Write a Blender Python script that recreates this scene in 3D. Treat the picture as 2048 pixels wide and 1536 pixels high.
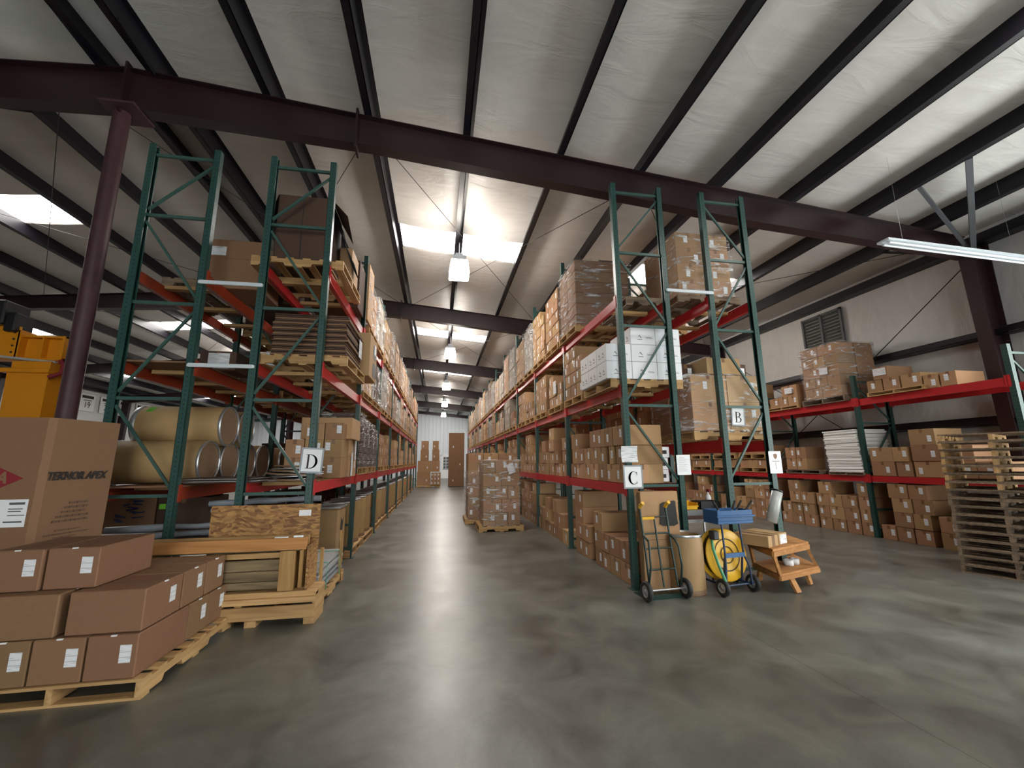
import bpy, math, random
from mathutils import Vector, Matrix
R = math.radians
random.seed(11)
for o in list(bpy.data.objects): bpy.data.objects.remove(o)
S = bpy.context.scene
COL = S.collection
# ------------------------------------------------------------------ camera
cam_d = bpy.data.cameras.new('camera'); cam = bpy.data.objects.new('camera', cam_d); COL.objects.link(cam)
FPX, HC = 834.0, 1.52
def _ray(u, v):
    return Vector(((u - 1024) / FPX, -(v - 768) / FPX, -1)).normalized()
_Y = _ray(877, 924); _Z = _ray(982, -3750); _Z = (_Z - _Y * _Z.dot(_Y)).normalized(); _X = _Y.cross(_Z)
rot = Matrix((_X, _Y, _Z))
cam.matrix_world = Matrix.Translation((0, 0, HC)) @ rot.to_4x4()
cam_d.sensor_width = 36; cam_d.lens = FPX * 36 / 2048; cam_d.clip_end = 200; cam_d.clip_start = 0.05
S.camera = cam
# ------------------------------------------------------------------ world, exposure
w = bpy.data.worlds.new('world'); S.world = w; w.use_nodes = True
w.node_tree.nodes['Background'].inputs[0].default_value = (0.93, 0.98, 0.95, 1)
w.node_tree.nodes['Background'].inputs[1].default_value = 6.3
S.view_settings.view_transform = 'Standard'; S.view_settings.look = 'None'
S.view_settings.exposure = 0.5; S.view_settings.gamma = 1.0; S.view_settings.use_curve_mapping = False
SKY_E = 12.0      # daylight coming through the translucent roof panels
LAMP_E = 55.0     # high bay lamps
# ------------------------------------------------------------------ materials
def nt(name):
    m = bpy.data.materials.new(name); m.use_nodes = True
    t = m.node_tree; b = t.nodes['Principled BSDF']
    return m, t, b
def N(t, typ, **k):
    n = t.nodes.new(typ)
    for a, v in k.items():
        if a.startswith('i_'):
            key = a[2:].replace('_', ' ')
            n.inputs[int(key) if key.isdigit() else key].default_value = v
        else: setattr(n, a, v)
    return n
def L(t, a, b): t.links.new(a, b)
def simple(name, col, rough=0.5, metal=0.0, var=0.0, bump=0.0, scale=8.0, spec=0.5, rnd=0.0):
    m, t, b = nt(name)
    b.inputs['Roughness'].default_value = rough; b.inputs['Metallic'].default_value = metal
    b.inputs['Specular IOR Level'].default_value = spec
    tc = N(t, 'ShaderNodeTexCoord'); nz = N(t, 'ShaderNodeTexNoise', i_Scale=scale, i_Detail=4.0)
    L(t, tc.outputs['Object'], nz.inputs['Vector'])
    mr = N(t, 'ShaderNodeMapRange'); mr.inputs[3].default_value = 1 - var; mr.inputs[4].default_value = 1 + var
    L(t, nz.outputs['Fac'], mr.inputs[0])
    hs = N(t, 'ShaderNodeHueSaturation'); hs.inputs['Color'].default_value = (*col, 1)
    src = mr.outputs[0]
    if rnd:
        oi = N(t, 'ShaderNodeObjectInfo'); ge = N(t, 'ShaderNodeNewGeometry')
        ad = N(t, 'ShaderNodeMath', operation='ADD'); L(t, oi.outputs['Random'], ad.inputs[0]); L(t, ge.outputs['Random Per Island'], ad.inputs[1])
        fr = N(t, 'ShaderNodeMath', operation='FRACT'); L(t, ad.outputs[0], fr.inputs[0])
        m2 = N(t, 'ShaderNodeMapRange'); m2.inputs[3].default_value = 1 - rnd; m2.inputs[4].default_value = 1 + rnd
        L(t, fr.outputs[0], m2.inputs[0])
        mu = N(t, 'ShaderNodeMath', operation='MULTIPLY'); L(t, src, mu.inputs[0]); L(t, m2.outputs[0], mu.inputs[1]); src = mu.outputs[0]
        m3 = N(t, 'ShaderNodeMapRange'); m3.inputs[3].default_value = 0.49; m3.inputs[4].default_value = 0.512
        f2 = N(t, 'ShaderNodeMath', operation='MULTIPLY'); f2.inputs[1].default_value = 7.3; L(t, fr.outputs[0], f2.inputs[0])
        f3 = N(t, 'ShaderNodeMath', operation='FRACT'); L(t, f2.outputs[0], f3.inputs[0])
        L(t, f3.outputs[0], m3.inputs[0]); L(t, m3.outputs[0], hs.inputs['Hue'])
    L(t, src, hs.inputs['Value'])
    L(t, hs.outputs[0], b.inputs['Base Color'])
    if bump:
        bp = N(t, 'ShaderNodeBump', i_Strength=bump, i_Distance=0.01); L(t, nz.outputs['Fac'], bp.inputs['Height']); L(t, bp.outputs[0], b.inputs['Normal'])
    return m
M = {}
M['card'] = simple('cardboard', (0.35, 0.203, 0.108), 0.75, var=0.10, rnd=0.17, scale=5, spec=0.25)
M['card_lt'] = simple('cardboard_tan', (0.46, 0.285, 0.15), 0.75, var=0.08, rnd=0.12, scale=5, spec=0.25)
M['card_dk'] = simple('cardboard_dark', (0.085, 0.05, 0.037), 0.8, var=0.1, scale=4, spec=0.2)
M['card_md'] = simple('cardboard_brown', (0.225, 0.125, 0.07), 0.75, var=0.08, rnd=0.06, scale=30, spec=0.25)
M['card_gy'] = simple('cardboard_greyish', (0.33, 0.285, 0.23), 0.7, var=0.08, rnd=0.15, scale=5, spec=0.25)
M['tape'] = simple('packing_tape', (0.20, 0.105, 0.05), 0.3, var=0.05)
M['white_card'] = simple('white_carton', (0.78, 0.80, 0.84), 0.5, var=0.02)
M['black'] = simple('black_paint', (0.012, 0.012, 0.014), 0.45)
M['ink'] = simple('dark_ink', (0.03, 0.022, 0.02), 0.8)
M['ink_faint'] = simple('faint_brown_ink', (0.13, 0.07, 0.045), 0.8)
M['redink'] = simple('red_ink', (0.22, 0.012, 0.02), 0.7)
M['blueink'] = simple('blue_ink', (0.02, 0.05, 0.16), 0.7)
M['blackrub'] = simple('rubber', (0.015, 0.015, 0.015), 0.6)
M['white'] = simple('white_paper', (0.8, 0.82, 0.85), 0.6, var=0.02)
M['steel'] = simple('galvanized_steel', (0.55, 0.57, 0.6), 0.35, metal=0.8, var=0.15)
M['whitemetal'] = simple('white_metal', (0.55, 0.60, 0.64), 0.4, var=0.05)
M['red'] = simple('red_beam_paint', (0.46, 0.016, 0.022), 0.35, var=0.15, scale=3)
M['orange'] = simple('orange_beam_paint', (0.30, 0.035, 0.012), 0.4, var=0.15, scale=3)
M['maroon'] = simple('maroon_steel', (0.022, 0.0075, 0.010), 0.42, var=0.2, scale=2)
M['purlin'] = simple('dark_purlin_steel', (0.006, 0.005, 0.009), 0.45, var=0.2, scale=2, spec=0.4)
M['rust'] = simple('red_primer_column', (0.060, 0.021, 0.027), 0.55, var=0.35, scale=14)
M['yellow'] = simple('yellow_plastic', (0.75, 0.42, 0.02), 0.4, var=0.06)
M['crane'] = simple('crane_yellow_paint', (0.72, 0.27, 0.006), 0.4, var=0.06)
M['bluepaint'] = simple('blue_paint', (0.025, 0.10, 0.26), 0.4, var=0.1)
M['navy'] = simple('navy_paint', (0.012, 0.03, 0.085), 0.4)
M['dgreen'] = simple('dark_green_paint', (0.012, 0.032, 0.026), 0.35)
M['green'] = simple('green_hose', (0.08, 0.34, 0.18), 0.4)
M['limegreen'] = simple('lime_green_paper', (0.25, 0.75, 0.05), 0.6)
M['orangetape'] = simple('orange_label', (0.9, 0.12, 0.02), 0.6)
M['grey'] = simple('grey_laminate', (0.42, 0.43, 0.43), 0.5, var=0.05)
M['dgrey'] = simple('dark_grey', (0.08, 0.085, 0.095), 0.6)
M['greyplastic'] = simple('grey_plastic_film', (0.30, 0.33, 0.37), 0.3, var=0.2, bump=0.6, scale=14)
M['foam'] = simple('white_foam_sheet', (0.86, 0.87, 0.86), 0.65, var=0.05, rnd=0.05)
M['drum'] = simple('fibre_drum_board', (0.40, 0.26, 0.12), 0.6, var=0.18, scale=5, rnd=0.10)
M['drum_dk'] = simple('fibre_drum_lid', (0.22, 0.135, 0.08), 0.65, var=0.2, scale=6)
M['browntop'] = simple('brown_laminate', (0.11, 0.062, 0.045), 0.4, var=0.1)
M['concrete_wall'] = simple('white_wall_panel', (0.62, 0.63, 0.64), 0.6, var=0.04)
M['burg'] = simple('burgundy', (0.10, 0.01, 0.03), 0.5)
def wood(name, c1, c2, ax='X', rnd=0.15):
    m, t, b = nt(name); b.inputs['Roughness'].default_value = 0.7; b.inputs['Specular IOR Level'].default_value = 0.25
    tc = N(t, 'ShaderNodeTexCoord'); mp = N(t, 'ShaderNodeMapping'); oi = N(t, 'ShaderNodeObjectInfo'); ge = N(t, 'ShaderNodeNewGeometry')
    sc = {'X': (1.5, 22, 22), 'Y': (22, 1.5, 22), 'Z': (22, 22, 1.5)}[ax]; mp.inputs['Scale'].default_value = sc
    cb = N(t, 'ShaderNodeCombineXYZ'); mu = N(t, 'ShaderNodeMath', operation='MULTIPLY'); mu.inputs[1].default_value = 50
    ad = N(t, 'ShaderNodeMath', operation='ADD'); L(t, oi.outputs['Random'], ad.inputs[0]); L(t, ge.outputs['Random Per Island'], ad.inputs[1])
    L(t, ad.outputs[0], mu.inputs[0]); L(t, mu.outputs[0], cb.inputs[0]); L(t, mu.outputs[0], cb.inputs[1]); L(t, mu.outputs[0], cb.inputs[2])
    L(t, tc.outputs['Object'], mp.inputs['Vector']); L(t, cb.outputs[0], mp.inputs['Location'])
    nz = N(t, 'ShaderNodeTexNoise', i_Scale=1.0, i_Detail=6.0, i_Distortion=0.6); L(t, mp.outputs[0], nz.inputs['Vector'])
    rp = N(t, 'ShaderNodeValToRGB'); rp.color_ramp.elements[0].color = (*c2, 1); rp.color_ramp.elements[1].color = (*c1, 1)
    rp.color_ramp.elements[0].position = 0.3; rp.color_ramp.elements[1].position = 0.65
    L(t, nz.outputs['Fac'], rp.inputs[0])
    fr = N(t, 'ShaderNodeMath', operation='FRACT'); L(t, ad.outputs[0], fr.inputs[0])
    m2 = N(t, 'ShaderNodeMapRange'); m2.inputs[3].default_value = 1 - rnd; m2.inputs[4].default_value = 1 + rnd; L(t, fr.outputs[0], m2.inputs[0])
    hs = N(t, 'ShaderNodeHueSaturation'); L(t, rp.outputs[0], hs.inputs['Color']); L(t, m2.outputs[0], hs.inputs['Value'])
    L(t, hs.outputs[0], b.inputs['Base Color'])
    bp = N(t, 'ShaderNodeBump', i_Strength=0.3, i_Distance=0.004); L(t, nz.outputs['Fac'], bp.inputs['Height']); L(t, bp.outputs[0], b.inputs['Normal'])
    return m
M['woodx'] = wood('pine_wood', (0.52, 0.33, 0.15), (0.33, 0.19, 0.08), 'X')
M['woody'] = wood('pine_wood_lengthwise', (0.52, 0.33, 0.15), (0.33, 0.19, 0.08), 'Y')
M['woodz'] = wood('pine_wood_upright', (0.50, 0.30, 0.12), (0.30, 0.17, 0.06), 'Z')
M['wood_old'] = wood('weathered_pallet_wood', (0.24, 0.17, 0.115), (0.11, 0.08, 0.055), 'X')
M['wood_olive'] = wood('weathered_board', (0.28, 0.20, 0.115), (0.12, 0.09, 0.05), 'X')
M['wood_bench'] = wood('orange_stained_pine', (0.50, 0.24, 0.085), (0.34, 0.15, 0.05), 'X', 0.08)
def osb():
    m, t, b = nt('oriented_strand_board'); b.inputs['Roughness'].default_value = 0.65
    tc = N(t, 'ShaderNodeTexCoord'); nz = N(t, 'ShaderNodeTexNoise', i_Scale=3.0, i_Detail=0.0)
    L(t, tc.outputs['Object'], nz.inputs['Vector'])
    mx = N(t, 'ShaderNodeMixRGB', blend_type='LINEAR_LIGHT'); mx.inputs[0].default_value = 0.09
    mp = N(t, 'ShaderNodeMapping'); mp.inputs['Rotation'].default_value = (0, R(12), 0); mp.inputs['Scale'].default_value = (20, 20, 62)
    L(t, tc.outputs['Object'], mx.inputs[1]); L(t, nz.outputs['Color'], mx.inputs[2]); L(t, mx.outputs[0], mp.inputs[0])
    vo = N(t, 'ShaderNodeTexVoronoi', i_Scale=1.0); L(t, mp.outputs[0], vo.inputs['Vector'])
    bw = N(t, 'ShaderNodeSeparateColor'); L(t, vo.outputs['Color'], bw.inputs[0])
    rp = N(t, 'ShaderNodeValToRGB'); e = rp.color_ramp.elements; e[0].color = (0.15, 0.065, 0.022, 1); e[1].color = (0.46, 0.25, 0.085, 1)
    x = e.new(0.45); x.color = (0.30, 0.15, 0.05, 1)
    L(t, bw.outputs[0], rp.inputs[0]); L(t, rp.outputs[0], b.inputs['Base Color'])
    return m
M['osb'] = osb()
def post_mat(name, base, wear=0.0):
    m, t, b = nt(name); b.inputs['Roughness'].default_value = 0.38
    tc = N(t, 'ShaderNodeTexCoord'); sx = N(t, 'ShaderNodeSeparateXYZ'); L(t, tc.outputs['Object'], sx.inputs[0])
    def mt(op, a, bb=None, c=None):
        n = N(t, 'ShaderNodeMath', operation=op)
        for i, q in enumerate((a, bb, c)):
            if q is None: continue
            if isinstance(q, (int, float)): n.inputs[i].default_value = q
            else: L(t, q, n.inputs[i])
        return n.outputs[0]
    ge = N(t, 'ShaderNodeNewGeometry'); sn = N(t, 'ShaderNodeSeparateXYZ'); L(t, ge.outputs['Normal'], sn.inputs[0])
    pz = mt('ABSOLUTE', mt('SUBTRACT', mt('FRACT', mt('MULTIPLY', sx.outputs[2], 19.7)), 0.5))   # 0 at a hole centre
    holez = mt('LESS_THAN', pz, 0.15)
    hx = mt('LESS_THAN', mt('ABSOLUTE', sx.outputs[0]), 0.0065)            # face turned to +-y: one column
    hy = mt('LESS_THAN', mt('ABSOLUTE', mt('SUBTRACT', mt('ABSOLUTE', sx.outputs[1]), 0.019)), 0.0065)   # face turned to +-x: two columns
    ny = mt('GREATER_THAN', mt('ABSOLUTE', sn.outputs[1]), 0.7); nx = mt('GREATER_THAN', mt('ABSOLUTE', sn.outputs[0]), 0.7)
    f = mt('MULTIPLY', holez, mt('MAXIMUM', mt('MULTIPLY', hx, ny), mt('MULTIPLY', hy, nx)))
    nz = N(t, 'ShaderNodeTexNoise', i_Scale=6.0, i_Detail=5.0); L(t, tc.outputs['Object'], nz.inputs['Vector'])
    mr = N(t, 'ShaderNodeMapRange'); mr.inputs[3].default_value = 0.75; mr.inputs[4].default_value = 1.25; L(t, nz.outputs['Fac'], mr.inputs[0])
    hs = N(t, 'ShaderNodeHueSaturation'); hs.inputs['Color'].default_value = (*base, 1); L(t, mr.outputs[0], hs.inputs['Value'])
    mx = N(t, 'ShaderNodeMixRGB'); mx.inputs[2].default_value = (0.006, 0.008, 0.008, 1)
    L(t, f, mx.inputs[0]); L(t, hs.outputs[0], mx.inputs[1]); L(t, mx.outputs[0], b.inputs['Base Color'])
    return m
M['post'] = post_mat('green_upright_paint', (0.018, 0.062, 0.054))
M['postp'] = post_mat('pale_green_upright_paint', (0.12, 0.24, 0.20))
M['brace'] = simple('green_brace_paint', (0.035, 0.085, 0.075), 0.35, var=0.15)
def floor_mat():
    m, t, b = nt('polished_concrete')
    tc = N(t, 'ShaderNodeTexCoord'); P = tc.outputs['Object']
    n1 = N(t, 'ShaderNodeTexNoise', i_Scale=0.5, i_Detail=6.0, i_Roughness=0.55, i_Distortion=0.2); L(t, P, n1.inputs['Vector'])
    n2 = N(t, 'ShaderNodeTexNoise', i_Scale=1.8, i_Detail=9.0, i_Roughness=0.68, i_Distortion=0.6); L(t, P, n2.inputs['Vector'])
    n3 = N(t, 'ShaderNodeTexNoise', i_Scale=70.0, i_Detail=3.0); L(t, P, n3.inputs['Vector'])
    rp = N(t, 'ShaderNodeValToRGB'); e = rp.color_ramp.elements
    e[0].position = 0.30; e[0].color = (0.092, 0.086, 0.070, 1); e[1].position = 0.72; e[1].color = (0.160, 0.166, 0.150, 1)
    L(t, n1.outputs['Fac'], rp.inputs[0])
    m1 = N(t, 'ShaderNodeMapRange'); m1.inputs[1].default_value = 0.2; m1.inputs[2].default_value = 0.8; m1.inputs[3].default_value = 0.3; m1.inputs[4].default_value = 1.75; L(t, n2.outputs['Fac'], m1.inputs[0])
    m3 = N(t, 'ShaderNodeMapRange'); m3.inputs[3].default_value = 0.88; m3.inputs[4].default_value = 1.12; L(t, n3.outputs['Fac'], m3.inputs[0])
    mu = N(t, 'ShaderNodeMath', operation='MULTIPLY'); L(t, m1.outputs[0], mu.inputs[0]); L(t, m3.outputs[0], mu.inputs[1])
    # saw-cut joints on a slab grid
    sx = N(t, 'ShaderNodeSeparateXYZ'); L(t, P, sx.inputs[0])
    def jt(o, off, per):
        a = N(t, 'ShaderNodeMath', operation='SUBTRACT'); L(t, o, a.inputs[0]); a.inputs[1].default_value = off
        p = N(t, 'ShaderNodeMath', operation='PINGPONG'); L(t, a.outputs[0], p.inputs[0]); p.inputs[1].default_value = per / 2
        l = N(t, 'ShaderNodeMath', operation='LESS_THAN'); L(t, p.outputs[0], l.inputs[0]); l.inputs[1].default_value = 0.004; return l.outputs[0]
    mxj = N(t, 'ShaderNodeMath', operation='MAXIMUM'); L(t, jt(sx.outputs[0], -4.06, 6.8), mxj.inputs[0]); L(t, jt(sx.outputs[1], 5.35, 7.1), mxj.inputs[1])
    jm = N(t, 'ShaderNodeMapRange'); jm.inputs[3].default_value = 1.0; jm.inputs[4].default_value = 0.45; L(t, mxj.outputs[0], jm.inputs[0])
    mu2 = N(t, 'ShaderNodeMath', operation='MULTIPLY'); L(t, mu.outputs[0], mu2.inputs[0]); L(t, jm.outputs[0], mu2.inputs[1])
    hs = N(t, 'ShaderNodeHueSaturation'); L(t, rp.outputs[0], hs.inputs['Color']); L(t, mu2.outputs[0], hs.inputs['Value']); L(t, hs.outputs[0], b.inputs['Base Color'])
    mr = N(t, 'ShaderNodeMapRange'); mr.inputs[1].default_value = 0.3; mr.inputs[2].default_value = 0.7; mr.inputs[3].default_value = 0.285; mr.inputs[4].default_value = 0.40; L(t, n2.outputs['Fac'], mr.inputs[0])
    L(t, mr.outputs[0], b.inputs['Roughness'])
    n4 = N(t, 'ShaderNodeTexNoise', i_Scale=1.3, i_Detail=1.0); L(t, P, n4.inputs['Vector']); bp = N(t, 'ShaderNodeBump', i_Strength=0.10, i_Distance=0.01); L(t, n4.outputs['Fac'], bp.inputs['Height']); L(t, bp.outputs[0], b.inputs['Normal'])
    return m
M['floor'] = floor_mat()
def ins_mat(name, col, rgh=0.45):
    m, t, b = nt(name); b.inputs['Roughness'].default_value = rgh
    tc = N(t, 'ShaderNodeTexCoord'); mp = N(t, 'ShaderNodeMapping'); mp.inputs['Scale'].default_value = (0.8, 2.2, 0.8); L(t, tc.outputs['Object'], mp.inputs[0])
    nz = N(t, 'ShaderNodeTexNoise', i_Scale=1.6, i_Detail=5.0, i_Distortion=1.2); L(t, mp.outputs[0], nz.inputs['Vector'])
    mr = N(t, 'ShaderNodeMapRange'); mr.inputs[3].default_value = 0.86; mr.inputs[4].default_value = 1.1; L(t, nz.outputs['Fac'], mr.inputs[0])
    hs = N(t, 'ShaderNodeHueSaturation'); hs.inputs['Color'].default_value = (*col, 1); L(t, mr.outputs[0], hs.inputs['Value']); L(t, hs.outputs[0], b.inputs['Base Color'])
    bp = N(t, 'ShaderNodeBump', i_Strength=0.35, i_Distance=0.06); L(t, nz.outputs['Fac'], bp.inputs['Height']); L(t, bp.outputs[0], b.inputs['Normal'])
    return m
M['roof'] = ins_mat('roof_insulation_facing', (0.74, 0.72, 0.695))
M['wallins'] = ins_mat('wall_insulation_facing', (0.52, 0.51, 0.50))
def emis(name, col, s):
    m = bpy.data.materials.new(name); m.use_nodes = True; t = m.node_tree; t.nodes.clear()
    e = N(t, 'ShaderNodeEmission'); e.inputs[0].default_value = (*col, 1); e.inputs[1].default_value = s
    o = N(t, 'ShaderNodeOutputMaterial'); L(t, e.outputs[0], o.inputs[0]); return m
M['sky'] = emis('translucent_roof_panel', (1.0, 0.96, 0.91), SKY_E)
M['lamp'] = emis('glowing_lamp_lens', (1.0, 0.92, 0.82), LAMP_E)
M['doorsky'] = emis('bright_daylight_pane', (0.95, 1.0, 1.0), 3.0)
def film():
    m, t, b = nt('stretch_film')
    b.inputs['Base Color'].default_value = (0.85, 0.86, 0.88, 1); b.inputs['Roughness'].default_value = 0.22
    tc = N(t, 'ShaderNodeTexCoord'); mp = N(t, 'ShaderNodeMapping'); mp.inputs['Rotation'].default_value = (R(18), R(15), 0); mp.inputs['Scale'].default_value = (2.2, 2.2, 10); L(t, tc.outputs['Object'], mp.inputs[0])
    nz = N(t, 'ShaderNodeTexNoise', i_Scale=1.4, i_Detail=5.0, i_Distortion=1.5); L(t, mp.outputs[0], nz.inputs['Vector'])
    bp = N(t, 'ShaderNodeBump', i_Strength=1.0, i_Distance=0.03); L(t, nz.outputs['Fac'], bp.inputs['Height']); L(t, bp.outputs[0], b.inputs['Normal'])
    mr = N(t, 'ShaderNodeMapRange'); mr.inputs[1].default_value = 0.52; mr.inputs[2].default_value = 0.74; mr.inputs[3].default_value = 0.06; mr.inputs[4].default_value = 0.80; L(t, nz.outputs['Fac'], mr.inputs[0])  # wrinkle noise raises opacity; the white streaks also stand in for lamp glints
    L(t, mr.outputs[0], b.inputs['Alpha'])
    return m
M['film'] = film()
def label_mat():
    m, t, b = nt('printed_label'); b.inputs['Roughness'].default_value = 0.5
    tc = N(t, 'ShaderNodeTexCoord'); sx = N(t, 'ShaderNodeSeparateXYZ'); L(t, tc.outputs['Object'], sx.inputs[0])
    mp = N(t, 'ShaderNodeMapping'); mp.inputs['Scale'].default_value = (7, 7, 120); L(t, tc.outputs['Object'], mp.inputs[0])
    nz = N(t, 'ShaderNodeTexNoise', i_Scale=1.0, i_Detail=0.0); L(t, mp.outputs[0], nz.inputs['Vector'])
    lt = N(t, 'ShaderNodeMath', operation='LESS_THAN'); L(t, nz.outputs['Fac'], lt.inputs[0]); lt.inputs[1].default_value = 0.42
    mx = N(t, 'ShaderNodeMixRGB'); mx.inputs[1].default_value = (0.74, 0.76, 0.80, 1); mx.inputs[2].default_value = (0.50, 0.51, 0.54, 1)
    L(t, lt.outputs[0], mx.inputs[0]); L(t, mx.outputs[0], b.inputs['Base Color']); return m
M['label'] = label_mat()
def metalwall():
    m, t, b = nt('ribbed_white_metal'); b.inputs['Roughness'].default_value = 0.45; b.inputs['Base Color'].default_value = (0.66, 0.71, 0.76, 1); return m
M['ribwall'] = metalwall()
# ------------------------------------------------------------------ mesh helpers
class MB:
    def __init__(s): s.v = []; s.f = []; s.m = []; s.s = []
    def add(s, vs, fs, mi=0, sm=False, T=None):
        o = len(s.v)
        if T is not None: vs = [tuple(T @ Vector(q)) for q in vs]
        s.v.extend(vs)
        for f in fs: s.f.append([o + i for i in f]); s.m.append(mi); s.s.append(sm)
        return s
    def box(s, x0, y0, z0, x1, y1, z1, mi=0, T=None):
        vs = [(x0, y0, z0), (x1, y0, z0), (x1, y1, z0), (x0, y1, z0), (x0, y0, z1), (x1, y0, z1), (x1, y1, z1), (x0, y1, z1)]
        return s.add(vs, [(0, 3, 2, 1), (4, 5, 6, 7), (0, 1, 5, 4), (1, 2, 6, 5), (2, 3, 7, 6), (3, 0, 4, 7)], mi, False, T)
    def cbox(s, x0, y0, z0, x1, y1, z1, c=0.006, mi=0, T=None):
        vs = []; idx = {}
        for ix, X in enumerate((x0, x1)):
            for iy, Yy in enumerate((y0, y1)):
                for iz, Zz in enumerate((z0, z1)):
                    sx, sy, sz = (1 - 2 * ix), (1 - 2 * iy), (1 - 2 * iz)
                    for a, q in enumerate(((X, Yy + sy * c, Zz + sz * c), (X + sx * c, Yy, Zz + sz * c), (X + sx * c, Yy + sy * c, Zz))):
                        idx[(ix, iy, iz, a)] = len(vs); vs.append(q)
        I = lambda *k: idx[k]
        fs = []
        for i in (0, 1):
            q = [I(i, 0, 0, 0), I(i, 1, 0, 0), I(i, 1, 1, 0), I(i, 0, 1, 0)]; fs.append(q if i else q[::-1])
            q = [I(0, i, 0, 1), I(0, i, 1, 1), I(1, i, 1, 1), I(1, i, 0, 1)]; fs.append(q if i else q[::-1])
            q = [I(0, 0, i, 2), I(1, 0, i, 2), I(1, 1, i, 2), I(0, 1, i, 2)]; fs.append(q if i else q[::-1])
        for i in (0, 1):
            for j in (0, 1):
                q = [I(i, j, 0, 0), I(i, j, 0, 1), I(i, j, 1, 1), I(i, j, 1, 0)]; fs.append(q if (i ^ j) else q[::-1])
                q = [I(i, 0, j, 0), I(i, 1, j, 0), I(i, 1, j, 2), I(i, 0, j, 2)]; fs.append(q if (i ^ j) else q[::-1])
                q = [I(0, i, j, 1), I(0, i, j, 2), I(1, i, j, 2), I(1, i, j, 1)]; fs.append(q if (i ^ j) == 0 else q[::-1])
        for ix in (0, 1):
            for iy in (0, 1):
                for iz in (0, 1):
                    q = [I(ix, iy, iz, a) for a in (0, 1, 2)]; fs.append(q if (ix ^ iy ^ iz) == 0 else q[::-1])
        return s.add(vs, fs, mi, False, T)
    def bar(s, p, q, wd, ht, mi=0, up=(0, 0, 1)):
        p = Vector(p); q = Vector(q); d = (q - p); ln = d.length; d.normalize(); u = Vector(up)
        if abs(d.dot(u)) > 0.99: u = Vector((0, 1, 0))
        sd = d.cross(u).normalized(); u = sd.cross(d).normalized()
        T = Matrix.Translation(p) @ Matrix((sd, d, u)).transposed().to_4x4()
        return s.box(-wd / 2, 0, -ht / 2, wd / 2, ln, ht / 2, mi, T)
    def tube(s, pts, r, n=8, mi=0, closed=False, caps=True):
        pts = [Vector(p) for p in pts]; k = len(pts); vs = []; ref = None
        for i, p in enumerate(pts):
            if closed: d = pts[(i + 1) % k] - pts[i - 1]
            else: d = pts[min(i + 1, k - 1)] - pts[max(i - 1, 0)]
            d.normalize()
            if ref is None: ref = Vector((0, 0, 1)) if abs(d.z) < 0.9 else Vector((1, 0, 0))
            a = d.cross(ref).normalized(); b = d.cross(a).normalized(); ref = a.cross(d)
            rr = r[i] if isinstance(r, (list, tuple)) else r
            for j in range(n):
                th = 2 * math.pi * j / n; vs.append(tuple(p + (a * math.cos(th) + b * math.sin(th)) * rr))
        fs = []
        for i in range(k if closed else k - 1):
            i2 = (i + 1) % k
            for j in range(n): j2 = (j + 1) % n; fs.append((i * n + j, i * n + j2, i2 * n + j2, i2 * n + j))
        s.add(vs, fs, mi, True)
        if caps and not closed: s.add([vs[j] for j in range(n)], [tuple(range(n))[::-1]], mi); s.add(vs[-n:], [tuple(range(n))], mi)
        return s
    def lathe(s, prof, n=24, mi=0, T=None, sm=True):
        k = len(prof); vs = []
        for (r, z) in prof:
            for j in range(n): th = 2 * math.pi * j / n; vs.append((r * math.cos(th), r * math.sin(th), z))
        fs = [(i * n + j, i * n + (j + 1) % n, (i + 1) * n + (j + 1) % n, (i + 1) * n + j) for i in range(k - 1) for j in range(n)]
        return s.add(vs, fs, mi, sm, T)
    def disc(s, r, z, n=24, mi=0, T=None, flip=False):
        q = tuple(range(n)); return s.add([(r * math.cos(2 * math.pi * j / n), r * math.sin(2 * math.pi * j / n), z) for j in range(n)], [q[::-1] if flip else q], mi, False, T)
    def prism(s, pts, y0, y1, mi=0, T=None):      # outline in xz extruded along y
        n = len(pts); vs = [(x, y0, z) for x, z in pts] + [(x, y1, z) for x, z in pts]
        fs = [tuple(range(n)), tuple(range(n, 2 * n))[::-1]] + [(i, i + n, (i + 1) % n + n, (i + 1) % n) for i in range(n)]
        return s.add(vs, fs, mi, False, T)
    def mesh(s, name, mats):
        me = bpy.data.meshes.new(name); me.from_pydata(s.v, [], s.f)
        for q in (mats if isinstance(mats, (list, tuple)) else [mats]): me.materials.append(q)
        me.polygons.foreach_set('material_index', s.m); me.polygons.foreach_set('use_smooth', s.s); me.update(); return me
    def build(s, name, mats, parent=None, loc=None, rz=0):
        return obj(name, s.mesh(name, mats), parent, loc, rz)
def obj(name, me, parent=None, loc=None, rz=0):
    o = bpy.data.objects.new(name, me); COL.objects.link(o)
    if parent is not None: o.parent = parent
    if loc is not None: o.location = loc
    if rz: o.rotation_euler = (0, 0, rz)
    return o
SHORT = [(' counting from the left', ' from left'), ('lower shelf of the wall rack', 'wall rack lower shelf'), ('from the front', 'from front'), ('row up', 'row'), ('of the wall rack post', 'of wall rack post'),
         ('behind the sign load', 'behind sign load'), ('in front of the far left stack', 'before the far left stack'), ('under the orange beam rack', 'under orange beam rack'), ('behind the pallet stack', 'behind pallet stack'), ('beside the pallet stack', 'beside pallet stack'),
         ('from the front post', 'from front post'), ('from front post', 'along'), (' right of the post', ' right part'), ('middle shelf of rack', 'middle shelf, rack'), ('lower shelf of rack', 'lower shelf, rack'), ('top shelf of rack', 'top shelf, rack'), ('lower shelf of', 'lower shelf,'), (' of the ', ', '), (', floor right of wall rack post', ', wall rack floor, right'), ('wall rack top shelf on the pale pallet', 'pale pallet, wall rack top'), ('small brown carton with white label', 'small labelled carton'), ('sheet on the', 'sheet on')]
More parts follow.
